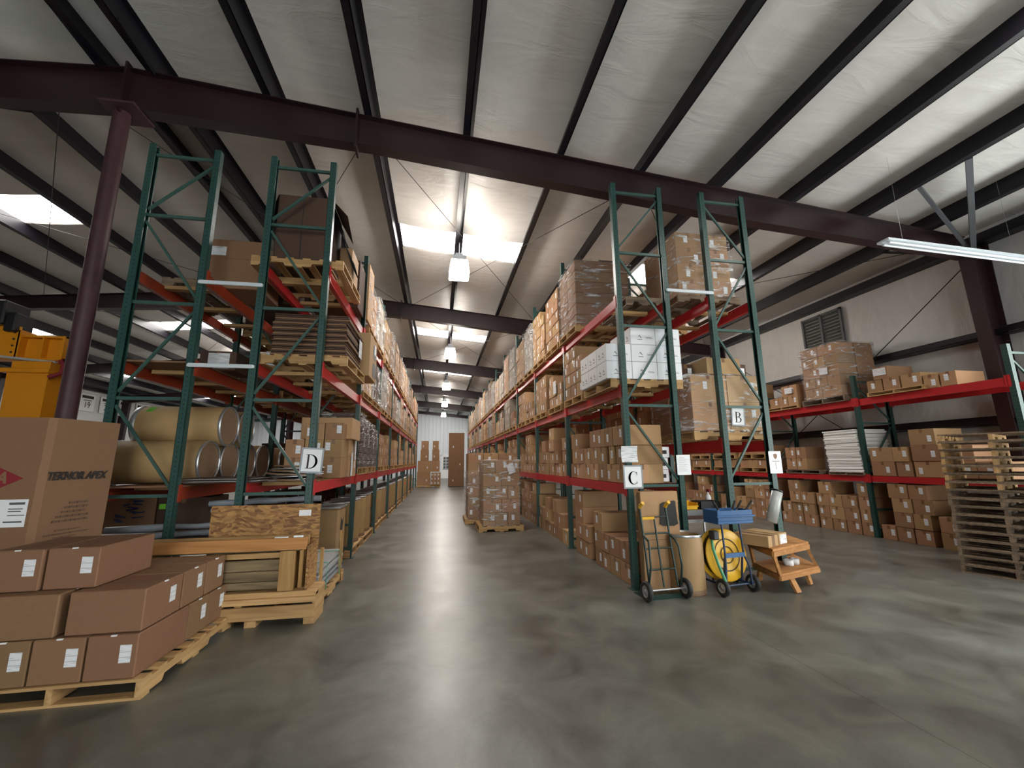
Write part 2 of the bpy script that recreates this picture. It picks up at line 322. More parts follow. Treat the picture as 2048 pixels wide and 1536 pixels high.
def short(l):
    for a, b in SHORT:
        if len(l.split()) <= 16: break
        l = l.replace(a, b)
    return l
def tag(o, label, cat, group=None, kind=None):
    o['label'] = short(label); o['category'] = cat
    if group: o['group'] = group
    if kind: o['kind'] = kind
    return o
def thing(name, label, cat, loc=(0, 0, 0), rz=0, group=None):
    o = obj(name, None, None, loc, rz); o.empty_display_size = 0.1; return tag(o, label, cat, group)
def struct(name, mb, mats, loc=None):
    o = mb.build(name, mats, None, loc); o['kind'] = 'structure'; return o
def dup(root, loc, rz=None, label=None, group=None):
    r = root.copy(); COL.objects.link(r); r.location = loc
    if rz is not None: r.rotation_euler = (0, 0, rz)
    if label: r['label'] = label
    if group: r['group'] = group
    for ch in list(root.children):
        c = ch.copy(); COL.objects.link(c); c.parent = r
        for g in list(ch.children):
            d = g.copy(); COL.objects.link(d); d.parent = c
    return r
ORD = ['first', 'second', 'third', 'fourth', 'fifth', 'sixth', 'seventh', 'eighth', 'ninth', 'tenth', 'eleventh', 'twelfth', 'thirteenth', 'fourteenth', 'fifteenth', 'sixteenth', 'seventeenth', 'eighteenth', 'nineteenth', 'twentieth'] + ['twenty-' + q for q in ('first', 'second', 'third', 'fourth', 'fifth', 'sixth', 'seventh', 'eighth', 'ninth')] + ['thirtieth'] + ['thirty-' + q for q in ('first', 'second', 'third', 'fourth', 'fifth', 'sixth', 'seventh', 'eighth', 'ninth')] + ['fortieth'] * 30
ROW = ['bottom row', 'second row up', 'third row up', 'fourth row up', 'fifth row up', 'sixth row up', 'seventh row up', 'eighth row up', 'ninth row up', 'tenth row up']
def text_mesh(txt, size, mat, shear=0.0, bold=0.0, ax='C'):
    cu = bpy.data.curves.new('lettering', 'FONT'); cu.body = txt; cu.size = size; cu.shear = shear; cu.offset = bold; cu.extrude = 0.0008; cu.align_x = 'CENTER'; cu.align_y = 'CENTER'; cu.resolution_u = 3
    o = bpy.data.objects.new('lettering', cu); COL.objects.link(o)
    dg = bpy.context.evaluated_depsgraph_get(); me = bpy.data.meshes.new_from_object(o.evaluated_get(dg))
    bpy.data.objects.remove(o); bpy.data.curves.remove(cu)
    me.materials.clear(); me.materials.append(mat); return me
def put_text(name, me, parent, loc, rz=0, tilt=90):
    o = obj(name, me, parent, loc); o.rotation_euler = (R(tilt), 0, rz); return o

# ================================================================== BUILDING
XR, XL, YB, YF = 9.62, -17.7, 41.0, -9.0
RID = -4.06
def ztop(x): return 6.57 - 0.092 * abs(x - RID)          # top of the rafters = underside of purlins
PH = 0.29
def zroof(x): return ztop(x) + PH
mb = MB(); mb.box(XL - 0.3, YF, -0.2, XR + 0.3, YB + 0.2, 0); struct('floor', mb, M['floor'])
# roof insulation, draped between the purlins
PUR_R = [-3.75, -2.35, -1.03, 0.34, 1.75, 3.05, 4.35, 5.70, 7.08, 8.42]
PUR_L = [-4.37] + [-4.37 - 1.38 * k for k in range(1, 10)]
SKYP = []    # skylight panels (x0, x1, yc)
for yc in (-5.25, 1.85, 8.95, 16.05, 23.15, 30.25, 37.35):
    if yc > 5: SKYP += [(-1.0, 1.72, yc), (4.38, 7.05, yc), (-9.88, -7.16, yc), (-15.4, -12.66, yc)]
    else: SKYP += [(4.38, 7.05, yc)]
def roof_side(xs, nm):
    mb = MB()
    ybs = [YF - 0.2]
    for yc in sorted({q[2] for q in SKYP}): ybs += [yc - 0.5, yc + 0.5]
    ybs.append(YB + 0.2)
    for a, b in zip(xs[:-1], xs[1:]):
        lo, hi = min(a, b), max(a, b); K = 4
        for k in range(K):
            x0 = lo + (hi - lo) * k / K; x1 = lo + (hi - lo) * (k + 1) / K
            sag = lambda x: 0.035 * math.sin(math.pi * (x - lo) / (hi - lo))
            for i in range(len(ybs) - 1):
                mid = (ybs[i] + ybs[i + 1]) / 2
                if i % 2 == 1 and any(s[0] - 0.1 < (lo + hi) / 2 < s[1] + 0.1 and abs(s[2] - mid) < 0.1 for s in SKYP): continue
                z0, z1 = zroof(x0) - sag(x0) * 0 + 0.0, zroof(x1)
                z0 -= sag(x0); z1 -= sag(x1)
                mb.add([(x0, ybs[i], z0), (x1, ybs[i], z1), (x1, ybs[i + 1], z1), (x0, ybs[i + 1], z0)], [(0, 3, 2, 1)], 0, True)
    return mb
mb = roof_side([RID] + PUR_R + [XR + 0.2], 'r'); mb2 = roof_side([XL - 0.2] + PUR_L[::-1] + [RID], 'l')
mb.add(mb2.v, mb2.f, 0, True)
# outer roof skin keeps daylight out
for xa, xb in ((XL - 0.5, RID), (RID, XR + 0.5)):
    mb.add([(xa, YF - 0.3, zroof(xa) + 0.3), (xb, YF - 0.3, zroof(xb) + 0.3), (xb, YB + 0.4, zroof(xb) + 0.3), (xa, YB + 0.4, zroof(xa) + 0.3)], [(0, 1, 2, 3)], 0)
struct('ceiling', mb, M['roof'])
for k, (xa, xb, yc) in enumerate(SKYP):
    mb = MB(); mb.add([(xa, yc - 0.5, zroof(xa) + 0.02), (xb, yc - 0.5, zroof(xb) + 0.02), (xb, yc + 0.5, zroof(xb) + 0.02), (xa, yc + 0.5, zroof(xa) + 0.02)], [(0, 3, 2, 1)], 0)
    struct('window_%d' % (k + 1), mb, M['sky'])
# purlins (Z sections)
tn = [0]
def trim(mb, mat):
    tn[0] += 1; return struct('trim_%d' % tn[0], mb, mat)
for i, x in enumerate(PUR_R + PUR_L):
    mb = MB(); zt = ztop(x); sg = 1 if x > RID else -1; w2 = 0.095
    mb.box(x - 0.004 - 0.006, YF, zt, x + 0.006, YB, zt + PH)
    mb.box(x - (w2 if sg > 0 else 0), YF, zt, x + (0 if sg > 0 else w2), YB, zt + 0.012)
    mb.box(x - (0 if sg > 0 else w2), YF, zt + PH - 0.012, x + (w2 if sg > 0 else 0), YB, zt + PH)
    mb.box(x - (0.060), YF, zt, x + 0.060, YB, zt + PH * 0.96) if False else None
    trim(mb, M['purlin'])
# rafters: tapered I sections, one per frame
FR = [-8.8, -1.7, 5.4, 12.5, 19.6, 26.7, 33.8]
def depth(x):
    pts = [(-17.4, 0.38), (-10.5, 0.36), (-4.06, 0.58), (-1.05, 0.45), (4.8, 0.49), (9.1, 0.36), (9.6, 0.36)]
    for (a, da), (b, db) in zip(pts[:-1], pts[1:]):
        if a <= x <= b: return da + (db - da) * (x - a) / (b - a)
    return 0.4
def rafter(y, deep=1.0, hw=0.09):
    mb = MB(); xs = [-17.4, -14, -10.5, -7.2, -4.06, -1.05, 1.9, 4.8, 7, 9.1]
    for a, b in zip(xs[:-1], xs[1:]):
        for (yy0, yy1, fa, fb) in ((-0.008, 0.008, 0, 1), (-hw, hw, 0, 0.02), (-hw, hw, 1, 1.02)):
            za0, zb0 = ztop(a) - depth(a) * deep * fa, ztop(b) - depth(b) * deep * fa
            if fb == 1: za1, zb1 = ztop(a) - depth(a) * deep, ztop(b) - depth(b) * deep
            else: za1, zb1 = za0 - 0.012, zb0 - 0.012
            vs = [(a, y + yy0, za0), (b, y + yy0, zb0), (b, y + yy0, zb1), (a, y + yy0, za1), (a, y + yy1, za0), (b, y + yy1, zb0), (b, y + yy1, zb1), (a, y + yy1, za1)]
            mb.add(vs, [(0, 3, 2, 1), (4, 5, 6, 7), (0, 1, 5, 4), (3, 7, 6, 2), (0, 4, 7, 3), (1, 2, 6, 5)])
    for xx in (-1.22, RID):     # splice plates and stiffeners
        mb.box(xx - 0.014, y - 0.115, ztop(xx) - depth(xx) * deep - 0.09, xx + 0.014, y + 0.115, ztop(xx) + 0.06)
    return mb
for y in FR: trim(rafter(y), M['maroon'])
trim(rafter(YB - 0.15, 0.55), M['maroon'])
# frame columns: pipe columns at the ridge, tapered columns on the side walls
for y in FR + [YB - 0.15]:
    mb = MB(); mb.lathe([(0.088, 0.02), (0.088, 6.57 - 0.58 * (1 if y < 40 else .5))], 28, 0, Matrix.Translation((-4.09, y, 0)))
    mb.box(-4.26, y - 0.22, 0, -3.82, y + 0.22, 0.025); mb.box(-4.24, y - 0.2, 5.945, -3.84, y + 0.2, 5.975)
    if y < 40: trim(mb, M['rust'])
    for sg, xw in ((1, XR - 0.05), (-1, XL + 0.05)):
        mb = MB(); h = ztop(xw) - 0.02
        for (xa, xb2, xc, xd, ya, yb) in ((0.0, 0.015, 0.0, 0.015, -0.1, 0.1), (0.25, 0.265, 0.42, 0.435, -0.1, 0.1), (0.0, 0.25, 0.0, 0.42, -0.01, 0.01)):
            q = lambda d: xw - sg * d
            vs = [(q(xa), y + ya, 0), (q(xb2), y + ya, 0), (q(xb2), y + yb, 0), (q(xa), y + yb, 0), (q(xc), y + ya, h), (q(xd), y + ya, h), (q(xd), y + yb, h), (q(xc), y + yb, h)]
            fs = [(0, 3, 2, 1), (4, 5, 6, 7), (0, 1, 5, 4), (1, 2, 6, 5), (2, 3, 7, 6), (3, 0, 4, 7)]
            mb.add(vs, fs if sg < 0 else [f[::-1] for f in fs])
        trim(mb, M['maroon'])
# flange braces from purlins down to the bottom flange, and roof bracing rods
mb = MB()
for y in FR:
    for x in (-5.75, -4.37, -3.75):
        mb.bar((x, y - 0.75, ztop(x) + 0.02), (x, y - 0.09, ztop(x) - 0.04), 0.03, 0.03)
    for x in (-5.75, 8.42):
        mb.bar((x, y + 0.75, ztop(x) + 0.02), (x, y + 0.06, ztop(x) - depth(x) + 0.02), 0.045, 0.045)
trim(mb, M['purlin'])
mb = MB()
mb.bar((9.15, 5.28, 5.0), (7.08, 3.91, ztop(7.08) + .02), 0.07, 0.07); mb.bar((9.10, 5.28, 5.05), (7.08, 4.53, ztop(7.08) + .02), 0.05, 0.05); trim(mb, M['dgrey'])
mb = MB()
for i, y0 in enumerate(FR[2:]):
    y1 = y0 + 7.1
    for xa, xb in ((-1.0, 3.0), (3.0, -1.0), (3.1, 8.9), (8.9, 3.1), (-4.9, -1.1), (-1.1, -4.9), (-4.9, -10.4), (-10.4, -4.9)):
        mb.tube([(xa, y0 + 0.1, ztop(xa) - 0.12), (xb, y1 - 0.1, ztop(xb) - 0.12)], 0.006, 5)
trim(mb, M['purlin'])
# side walls, girts
def wallx(nm, x, mat):
    mb = MB(); mb.add([(x, YF, 0), (x, YB, 0), (x, YB, zroof(x) + 0.05), (x, YF, zroof(x) + 0.05)], [(0, 1, 2, 3)] if x < 0 else [(0, 3, 2, 1)])
    mb.box(x + (0.1 if x > 0 else -0.3), YF, 0, x + (0.3 if x > 0 else -0.1), YB, zroof(x) + 0.2); struct(nm, mb, mat)
mb = MB(); x = XR
def wpan(y0, y1, z0, z1):
    mb.add([(x, y0, z0), (x, y1, z0), (x, y1, z1), (x, y0, z1)], [(0, 3, 2, 1)]); mb.box(x + .1, y0, z0, x + .3, y1, z1)
wpan(YF, -1.4, 0, zroof(XR) + .1); wpan(-1.4, 4.2, 3.9, zroof(XR) + .1); wpan(4.2, YB, 0, zroof(XR) + .1)  # unseen door gap, added so daylight reaches the roof and floor
struct('wall_right', mb, M['wallins'])
wallx('wall_left', XL, M['concrete_wall'])
for z in (2.15, 3.68):
    mb = MB(); YG = YF; YF = 4.2; mb.box(XR - 0.20, YF, z - 0.006, XR - 0.0, YB, z + 0.006); mb.box(XR - 0.206, YF, z - 0.075, XR - 0.194, YB, z); mb.box(XR - 0.01, YF, z, XR - 0.002, YB, z + 0.075)
    mb.box(XR - 0.20, YF, z - 0.10, XR - 0.0, YB, z - 0.09); trim(mb, M['purlin']); YF = YG
mb = MB(); mb.box(XR - 0.25, YF, ztop(XR) - 0.05, XR, YB, ztop(XR) + 0.12); mb.box(XL, YF, ztop(XL) - 0.05, XL + 0.25, YB, ztop(XL) + 0.12); trim(mb, M['purlin'])
mb = MB()      # X bracing rods on the right wall
for y0 in (5.4, 19.6):
    mb.tube([(9.3, y0 + 0.15, 4.9), (9.35, y0 + 6.9, 0.3)], 0.009, 6); mb.tube([(9.32, y0 + 0.15, 0.3), (9.32, y0 + 6.9, 4.9)], 0.009, 6)
trim(mb, M['purlin'])
# end wall: ribbed white liner
mb = MB(); x = XL
z2 = 6.8
vs = []; prof = []
while x < XR:
    prof += [(x, 0), (x + 0.25, 0), (x + 0.28, -0.035), (x + 0.32, -0.035)]; x += 0.35
for (px, dy) in prof: vs += [(px, YB + dy, 0), (px, YB + dy, z2)]
mb.add(vs, [(2 * i, 2 * i + 2, 2 * i + 3, 2 * i + 1) for i in range(len(prof) - 1)])
mb.box(XL, YB + 0.1, 0, XR, YB + 0.3, z2); struct('wall_back', mb, M['ribwall'])
# wall behind the camera; its unseen door opening is added to let daylight in
mb = MB(); mb.box(XL, YF - 0.2, 0, -3.4, YF, 6.8); mb.box(2.2, YF - 0.2, 0, XR + 0.3, YF, 6.8); mb.box(-3.4, YF - 0.2, 4.2, 2.2, YF, 6.8); struct('wall_front', mb, M['concrete_wall'])
# white personnel door with a gridded window on the end wall
mb = MB(); mb.box(0.30, YB - 0.12, 0, 1.25, YB - 0.05, 2.1, 0); mb.box(0.22, YB - 0.14, 0, 0.30, YB - 0.04, 2.2, 0); mb.box(1.25, YB - 0.14, 0, 1.33, YB - 0.04, 2.2, 0); mb.box(0.22, YB - 0.14, 2.1, 1.33, YB - 0.04, 2.2, 0)
struct('door_1', mb, M['white'])
mb = MB(); mb.box(0.42, YB - 0.16, 0.85, 1.5, YB - 0.13, 2.0, 1)
for i in range(5): mb.box(0.42 + i * 0.26, YB - 0.18, 0.85, 0.46 + i * 0.26, YB - 0.16, 2.0, 0)
for i in range(5): mb.box(0.42, YB - 0.18, 0.85 + i * 0.28, 1.5, YB - 0.16, 0.89 + i * 0.28, 0)
struct('window_%d' % (len(SKYP) + 1), mb, [M['white'], M['dgrey']])
# louvre vent on the right wall
t = thing('wall_louvre', 'grey slatted metal louvre vent high on the right wall', 'vent', (XR - 0.03, 8.70, 4.05))
mb = MB()
for (a, b, c, d) in ((-0.56, 0, -0.51, 1.1), (0.51, 0, 0.56, 1.1), (-0.56, 0, 0.56, 0.05), (-0.56, 1.05, 0.56, 1.1), (-0.03, 0, 0.03, 1.1)): mb.box(-0.05, a, b, 0, c, d)
mb.build('frame', M['dgrey'], t)
mb = MB(); mb.box(-0.012, -0.52, 0.02, -0.002, 0.52, 1.08)
for i in range(12):
    z = 0.07 + i * 0.083
    for ya, yb in ((-0.5, -0.03), (0.03, 0.5)): mb.add([(-0.045, ya, z), (-0.045, yb, z), (-0.012, yb, z + 0.06), (-0.012, ya, z + 0.06)], [(0, 1, 2, 3), (3, 2, 1, 0)])
mb.build('slats', simple('louvre_grey', (0.16, 0.17, 0.16), 0.5), t)
# ================================================================== LAMPS
def lamp(x, y, zb, label, g, first=[None]):
    zt = ztop(x)
    if first[0] is None or abs(first[0]['hang'] - (zt - zb)) > 0.04:
        t = thing('high_bay_lamp', label, 'ceiling light', (x, y, zb), 0, g); t['hang'] = zt - zb
        mb = MB(); mb.box(-0.14, -0.17, 0.33, 0.14, 0.17, 0.42); mb.cbox(-0.08, -0.08, 0.42, 0.08, 0.08, 0.52, 0.01); mb.build('ballast_housing', M['whitemetal'], t)
        mb = MB(); mb.tube([(0, 0, 0.5), (0, 0, zt - zb)], 0.008, 6); mb.build('hanger', M['steel'], t)
        mb = MB(); a, b = 0.17, 0.21
        mb.add([(-a, -a, 0.33), (a, -a, 0.33), (a, a, 0.33), (-a, a, 0.33), (-b, -b, 0.03), (b, -b, 0.03), (b, b, 0.03), (-b, b, 0.03), (-b * .9, -b * .9, 0), (b * .9, -b * .9, 0), (b * .9, b * .9, 0), (-b * .9, b * .9, 0)],
               [(0, 4, 5, 1), (1, 5, 6, 2), (2, 6, 7, 3), (3, 7, 4, 0), (4, 8, 9, 5), (5, 9, 10, 6), (6, 10, 11, 7), (7, 11, 8, 4), (8, 11, 10, 9)])
        mb.build('lens', M['lamp'], t); first[0] = t; return t
    return dup(first[0], (x, y, zb), None, label, g)
for k, y in enumerate((8.35, 15.4, 22.5, 29.6, 36.6)):
    lamp(0.34, y, 5.37, 'glowing square high bay lamp over the centre aisle, %s from the front' % ORD[k], 'lamps over the aisle')
for k, (x, y) in enumerate(((-9.9, 22.4), (-9.9, 29.5), (-7.13, 18.8))):
    lamp(x, y, 5.0, 'small glowing lamp under the far left roof, %s nearest' % ORD[k], 'lamps on the left side')
for k, (x, y) in enumerate(((0.34, -5.9), (6.4, -2.4))):
    lamp(x, y, 5.27, 'added high bay lamp over the open floor in front of the racks, %s' % ORD[k], 'added lamps over the open floor')  # extra lamps added out of view to brighten the near roof
for k, (x, y) in enumerate(((6.4, 12.0), (6.4, 19.0), (6.4, 26.0))): lamp(x, y, 4.9, 'added high bay lamp over the right hand aisle, %s from the front' % ORD[k], 'added lamps over the right aisle')  # extra lamps, put in to lift the roof over this aisle
t = thing('strip_light_fixture', 'long unlit white strip fixture beside the right wall column', 'light fixture', (0, 0, 0))
mb = MB(); mb.bar((6.05, 4.4, 4.50), (8.75, 4.4, 4.42), 0.16, 0.03); mb.build('reflector', M['whitemetal'], t)
mb = MB(); mb.tube([(6.1, 4.36, 4.465), (8.7, 4.36, 4.385)], 0.016, 8); mb.tube([(6.1, 4.44, 4.465), (8.7, 4.44, 4.385)], 0.016, 8); mb.build('tubes', M['white'], t)
mb = MB(); mb.tube([(6.4, 4.4, 4.5), (6.4, 4.4, zroof(6.4))], 0.0015, 4); mb.tube([(8.4, 4.4, 4.5), (8.4, 4.4, zroof(8.4))], 0.0015, 4); mb.build('hanger', M['steel'], t)
# ================================================================== PALLET RACKS
PITCH, Y0 = 2.48, 5.035
HZ = [0.15, 0.52, 1.20, 2.22, 3.30, 4.36]
POST_ME = {}
def post_mesh(h, mat='post'):
    k = (round(h, 2), mat)
    if k not in POST_ME:
        mb = MB(); a, b, t = 0.036, 0.038, 0.004      # channel open towards +x, folded lips
        mb.box(-a, -b, 0.006, -a + t, b, h); mb.box(-a, -b, 0.006, a, -b + t, h); mb.box(-a, b - t, 0.006, a, b, h)
        mb.box(a - t, -b, 0.006, a, -b + 0.014, h); mb.box(a - t, b - 0.014, 0.006, a, b, h)
        mb.box(-0.07, -0.06, 0, 0.07, 0.06, 0.007)
        POST_ME[k] = mb.mesh('post', M[mat])
    return POST_ME[k]
BR_ME = {}
def brace_meshes(D, h, flip):
    k = (D, round(h, 2), flip)
    if k not in BR_ME:
        zs = [z for z in HZ if z < h - 0.15] + [h - 0.13]; out = []
        mb = MB(); mb.bar((0.07, 0, 0), (D - 0.07, 0, 0), 0.03, 0.034); hm = mb.mesh('horizontal_brace', M['brace'])
        for z in zs: out.append(('horizontal_brace', hm, z))
        s = flip
        for a, b in zip(zs[2:-1], zs[3:]):
            xa, xb = (0.07, D - 0.07) if s else (D - 0.07, 0.07); mb = MB()
            mb.bar((xa, 0.0, a + 0.07), (xb, 0.0, b - 0.08), 0.026, 0.026); s = not s; out.append(('diagonal_brace', mb.mesh('diagonal_brace', M['brace']), 0))
        BR_ME[k] = out
    return BR_ME[k]
def beam_mesh(nm, ln, h, mat):
    mb = MB(); mb.box(-0.025, 0.042, -h, 0.012, ln - 0.042, 0); mb.box(0.012, 0.042, -h, 0.028, ln - 0.042, -0.04)
    for y in (0.036, ln - 0.040): mb.box(-0.044, y - 0.03, -h - 0.02, -0.038, y + 0.034, 0.03); mb.box(-0.044, y, -h - 0.02, 0.0, y + 0.006, 0.03)
    for y in (0.0, ln): mb.box(-0.046, y - (0.036 if y else -0.0), -h + 0.0, -0.040, y + (0.0 if y else 0.036), 0.03)
    return mb.mesh(nm, mat)
def rack(letter, x0, D, y0, nb, pitch, h, levels, bmat, label, flip, postmat='post', h_rest=None, bars=3, skipf=()):
    root = thing('pallet_rack', label, 'pallet rack', (x0, y0, 0))
    for i in range(nb + 1):
        hh = h if i == 0 or h_rest is None else h_rest
        f = obj('upright_frame', None, root, (0, i * pitch, 0)); f.empty_display_size = .1
        for nm, me, z in brace_meshes(D, hh, flip): obj(nm, me, f, (0, 0, z))
        p = obj('post', post_mesh(hh, postmat), f, (0.036, 0, 0)); q = obj('post', post_mesh(hh, postmat), f, (D - 0.036, 0, 0)); q.rotation_euler = (0, 0, math.pi)
    for z, bh in levels:
        bm = beam_mesh('beam', pitch, bh, bmat)
        for i in range(nb):
            a = obj('beam', bm, root, (0.038, i * pitch, z)); b = obj('beam', bm, root, (D - 0.038, (i + 1) * pitch, z)); b.rotation_euler = (0, 0, math.pi)
    cb = MB(); cb.box(0.07, -0.045, -0.045, D - 0.07, 0.045, -0.001); cme = cb.mesh('cross_board', M['woodx'])
    for z, bh in levels:
        for i in range(min(nb, 7)):
            for q in range(bars): obj('cross_board', cme, root, (0, (i + (q + 0.7) / (bars + 0.4)) * pitch, z))
    return root
XC, DC = 2.325, 0.775
XB, DB = 3.715, 0.73
XD, DD = -2.12, 0.765
XE, DE = -3.45, 0.765
XA, DA = 8.40, 0.85
rC = rack('C', XC, DC, Y0, 12, PITCH, 5.42, [(1.22, .125), (2.47, .125), (3.70, .125)], M['red'], 'tall green pallet rack with red beams marked by the letter C sign', False)
rB = rack('B', XB, DB, Y0, 9, PITCH, 5.42, [(1.77, .15), (3.77, .14)], M['red'], 'green pallet rack with red beams marked by the letter B sign', True, h_rest=5.2)
rD = rack('D', XD, DD, Y0, 9, PITCH, 5.27, [(1.31, .12), (2.65, .13), (3.86, .14)], M['red'], 'tall green pallet rack with red beams marked by the letter D sign', False)
rE = rack('E', XE, DE, Y0, 4, PITCH, 5.27, [(1.28, .13), (2.63, .13), (3.70, .14)], M['orange'], 'green pallet rack with orange beams left of the letter D rack', False)
rA = rack('A', XA, DA, 4.75, 8, 2.41, 3.2, [(1.17, .11), (2.70, .13)], M['red'], 'low green pallet rack with red beams along the right wall', True, 'post')
def spacer(xa, xb, z, par):
    mb = MB(); mb.cbox(xa, -0.062, z - 0.022, xb, -0.040, z + 0.022, 0.004); mb.cbox(xa - 0.012, -0.058, z - 0.016, xb + 0.012, -0.038, z + 0.016, 0.003)
    mb.build('row_spacer', M['whitemetal'], par)
spacer(DC - 0.04, XB - XC + 0.05, 3.83, rC)
spacer(DE - 0.04, XD - XE + 0.05, 3.56, rE); spacer(DE - 0.04, XD - XE + 0.05, 2.59, rE)
# ================================================================== CARTONS
CARTS = []
def carton(x, y, z, rz, w, d, h, label, mat='card', group=None, name='cardboard_box', lab=1, tape=1, pri=0, cat='box'):
    CARTS.append(dict(x=x, y=y, z=z, rz=rz, w=w, d=d, h=h, label=label, mat=mat, group=group, name=name, lab=lab, tape=tape, pri=pri, cat=cat))
CM = {}
def carton_meshes(w, d, h, mat, split):
    k = (round(w, 2), round(d, 2), round(h, 2), mat, split)
    if k in CM: return CM[k]
    w, d, h = round(w, 2), round(d, 2), round(h, 2)
    b = MB(); b.cbox(-w / 2, 0, 0, w / 2, d, h, 0.005)
    tw = 0.024
    tp = MB() if split else b; mi = 0 if split else 1
    tp.box(-tw, -0.0012, h - 0.065, tw, 0.001, h, mi); tp.box(-tw, 0, h, tw, d, h + 0.0012, mi); tp.box(-tw, d - 0.001, h - 0.065, tw, d + 0.0012, h, mi)
    if not split:
        sg = 1 if int(w * 100 + h * 100) % 2 else -1
        b.box(sg * w * .22 - 0.028, -0.002, h * .3, sg * w * .22 + 0.028, 0, h * .3 + 0.11, 2)
        CM[k] = (b.mesh('cardboard_box', [M[mat], M['tape'], M['label']]),)
    else:
        lb = MB(); lb.box(-0.032, -0.0022, -0.055, 0.032, -0.0002, 0.055)
        CM[k] = (b.mesh('carton_body', M[mat]), tp.mesh('packing_tape', M['tape']), lb.mesh('shipping_label', M['label']))
    return CM[k]
def flush_cartons():
    rng = random.Random(5)
    by = {}
    for c in CARTS: by.setdefault(c['name'], []).append(c)
    for nm, L_ in by.items():
        for c in L_:
            D2 = c['x'] ** 2 + c['y'] ** 2 + (c['z'] - HC) ** 2
            sd = abs(c['x']) / math.sqrt(D2) if abs(math.sin(c['rz'])) > 0.7 else c['y'] / math.sqrt(D2)
            c['s'] = c['pri'] * 10 + (c['w'] * (sd * .9 + .1) + c['d'] * (1 - sd) * .4) * c['h'] / D2 + 1e-9
            c['D'] = math.sqrt(D2)
        L_.sort(key=lambda c: -c['s'])
        rest = L_[300:]
        for c in L_[:300]:
            near = c['D'] < 11.5
            ms = carton_meshes(c['w'], c['d'], c['h'], c['mat'], near)
            o = obj(c['name'], ms[0], None, (c['x'], c['y'], c['z']), c['rz']); tag(o, c['label'], c['cat'], c['group'])
            if near:
                if c['tape']: obj('packing_tape', ms[1], o)
                if c['lab']:
                    fx = rng.choice((-0.28, -0.1, 0.2, 0.28, 0.25)) * c['w']; fz = c['h'] * rng.choice((0.4, 0.45, 0.55, 0.6, 0.62))
                    obj('shipping_label', ms[2], o, (fx, 0, fz))
        if rest:
            b = MB()
            for c in rest:
                T = Matrix.Translation((c['x'], c['y'], c['z'])) @ Matrix.Rotation(c['rz'], 4, 'Z')
                w, d, h = c['w'], c['d'], c['h']; mi = {'card': 0, 'card_lt': 1, 'card_dk': 2, 'card_gy': 5}.get(c['mat'], 0)
                b.box(-w / 2, 0, 0, w / 2, d, h, mi, T); b.box(-0.02, -0.0015, h - .06, 0.02, 0.001, h, 3, T)
                if rng.random() < .8: s2 = rng.choice((-.25, .2)) * w; b.box(s2 - 0.025, -0.002, h * .3, s2 + 0.025, 0, h * .3 + .1, 4, T)
            o = b.build(nm, [M['card'], M['card_lt'], M['card_dk'], M['tape'], M['label'], M['card_gy']])
            tag(o, 'distant brown cartons filling the far bays of the racks', 'box', None, 'stuff')
PI = math.pi
def CR(face, y0, y1, z, h, d, label, **k):      # carton whose printed end faces the aisle on its left (-x)
    carton(face, (y0 + y1) / 2, z, -PI / 2, y1 - y0 - 0.006, d, h - 0.003, label, **k)
def CL(face, y0, y1, z, h, d, label, **k):      # end faces +x
    carton(face, (y0 + y1) / 2, z, PI / 2, y1 - y0 - 0.006, d, h - 0.003, label, **k)
def CF(x0, x1, y, z, h, d, label, **k):         # end faces the camera (-y)
    carton((x0 + x1) / 2, y, z, 0, x1 - x0 - 0.006, d, h - 0.003, label, **k)
# pallets
def pallet_parts(L_, W, H=0.125, n=6, mat='woodx', mats='woody'):
    out = []
    for i in range(n):
        x = -L_ / 2 + (L_ - 0.09) * i / (n - 1); bw = 0.09
        b = MB(); b.box(x, 0, H - 0.018, x + bw, W, H); out.append(('deck_board', b, mats))
    for i in range(3):
        x = -L_ / 2 + (L_ - 0.09) * i / 2
        b = MB(); b.box(x, 0, 0, x + 0.09, W, 0.016); out.append(('base_board', b, mats))
    for i in range(3):
        y = (W - 0.038) * i / 2
        b = MB(); z0, z1 = 0.016, H - 0.018; nt_ = 0.04
        xs = [-L_ / 2, -L_ / 2 + L_ * .17, -L_ / 2 + L_ * .36, L_ / 2 - L_ * .36, L_ / 2 - L_ * .17, L_ / 2]
        pts = [(xs[0], z0), (xs[1], z0), (xs[1] + .02, z0 + nt_), (xs[2] - .02, z0 + nt_), (xs[2], z0), (xs[3], z0), (xs[3] + .02, z0 + nt_), (xs[4] - .02, z0 + nt_), (xs[4], z0), (xs[5], z0), (xs[5], z1), (xs[0], z1)]
        b.prism(pts, y, y + 0.038); out.append(('stringer', b, mat))
    return out
PAL = {}
def pallet(x, y, z, rz, L_, W, label, group=None, near=True, mat='woodx', mats='woody', H=0.125, n=6):
    k = (round(L_, 2), round(W, 2), near, mat, H)
    if k not in PAL:
        pp = pallet_parts(L_, W, H, n, mat, mats)
        if near: PAL[k] = [(a, b.mesh(a, M[c])) for a, b, c in pp]
        else:
            bb = MB()
            for a, b, c in pp: bb.add(b.v, b.f, 0 if c == mats else 1)
            PAL[k] = bb.mesh('wooden_pallet', [M[mats], M[mat]])
    if near:
        t = thing('wooden_pallet', label, 'pallet', (x, y, z), rz, group)
        for a, me in PAL[k]: obj(a, me, t)
        return t
    o = obj('wooden_pallet', PAL[k], None, (x, y, z), rz); return tag(o, label, 'pallet', group)
def palletS(x, y, z, rz, L_, W, label, group=None, near=True, mat='woodx', mats='woody', H=0.125, n=6):
    return pallet(x + (W / 2 if rz < 0 else -W / 2), y - L_ / 2, z, 0, W, L_, label, group, near, mat, mats, H, n)
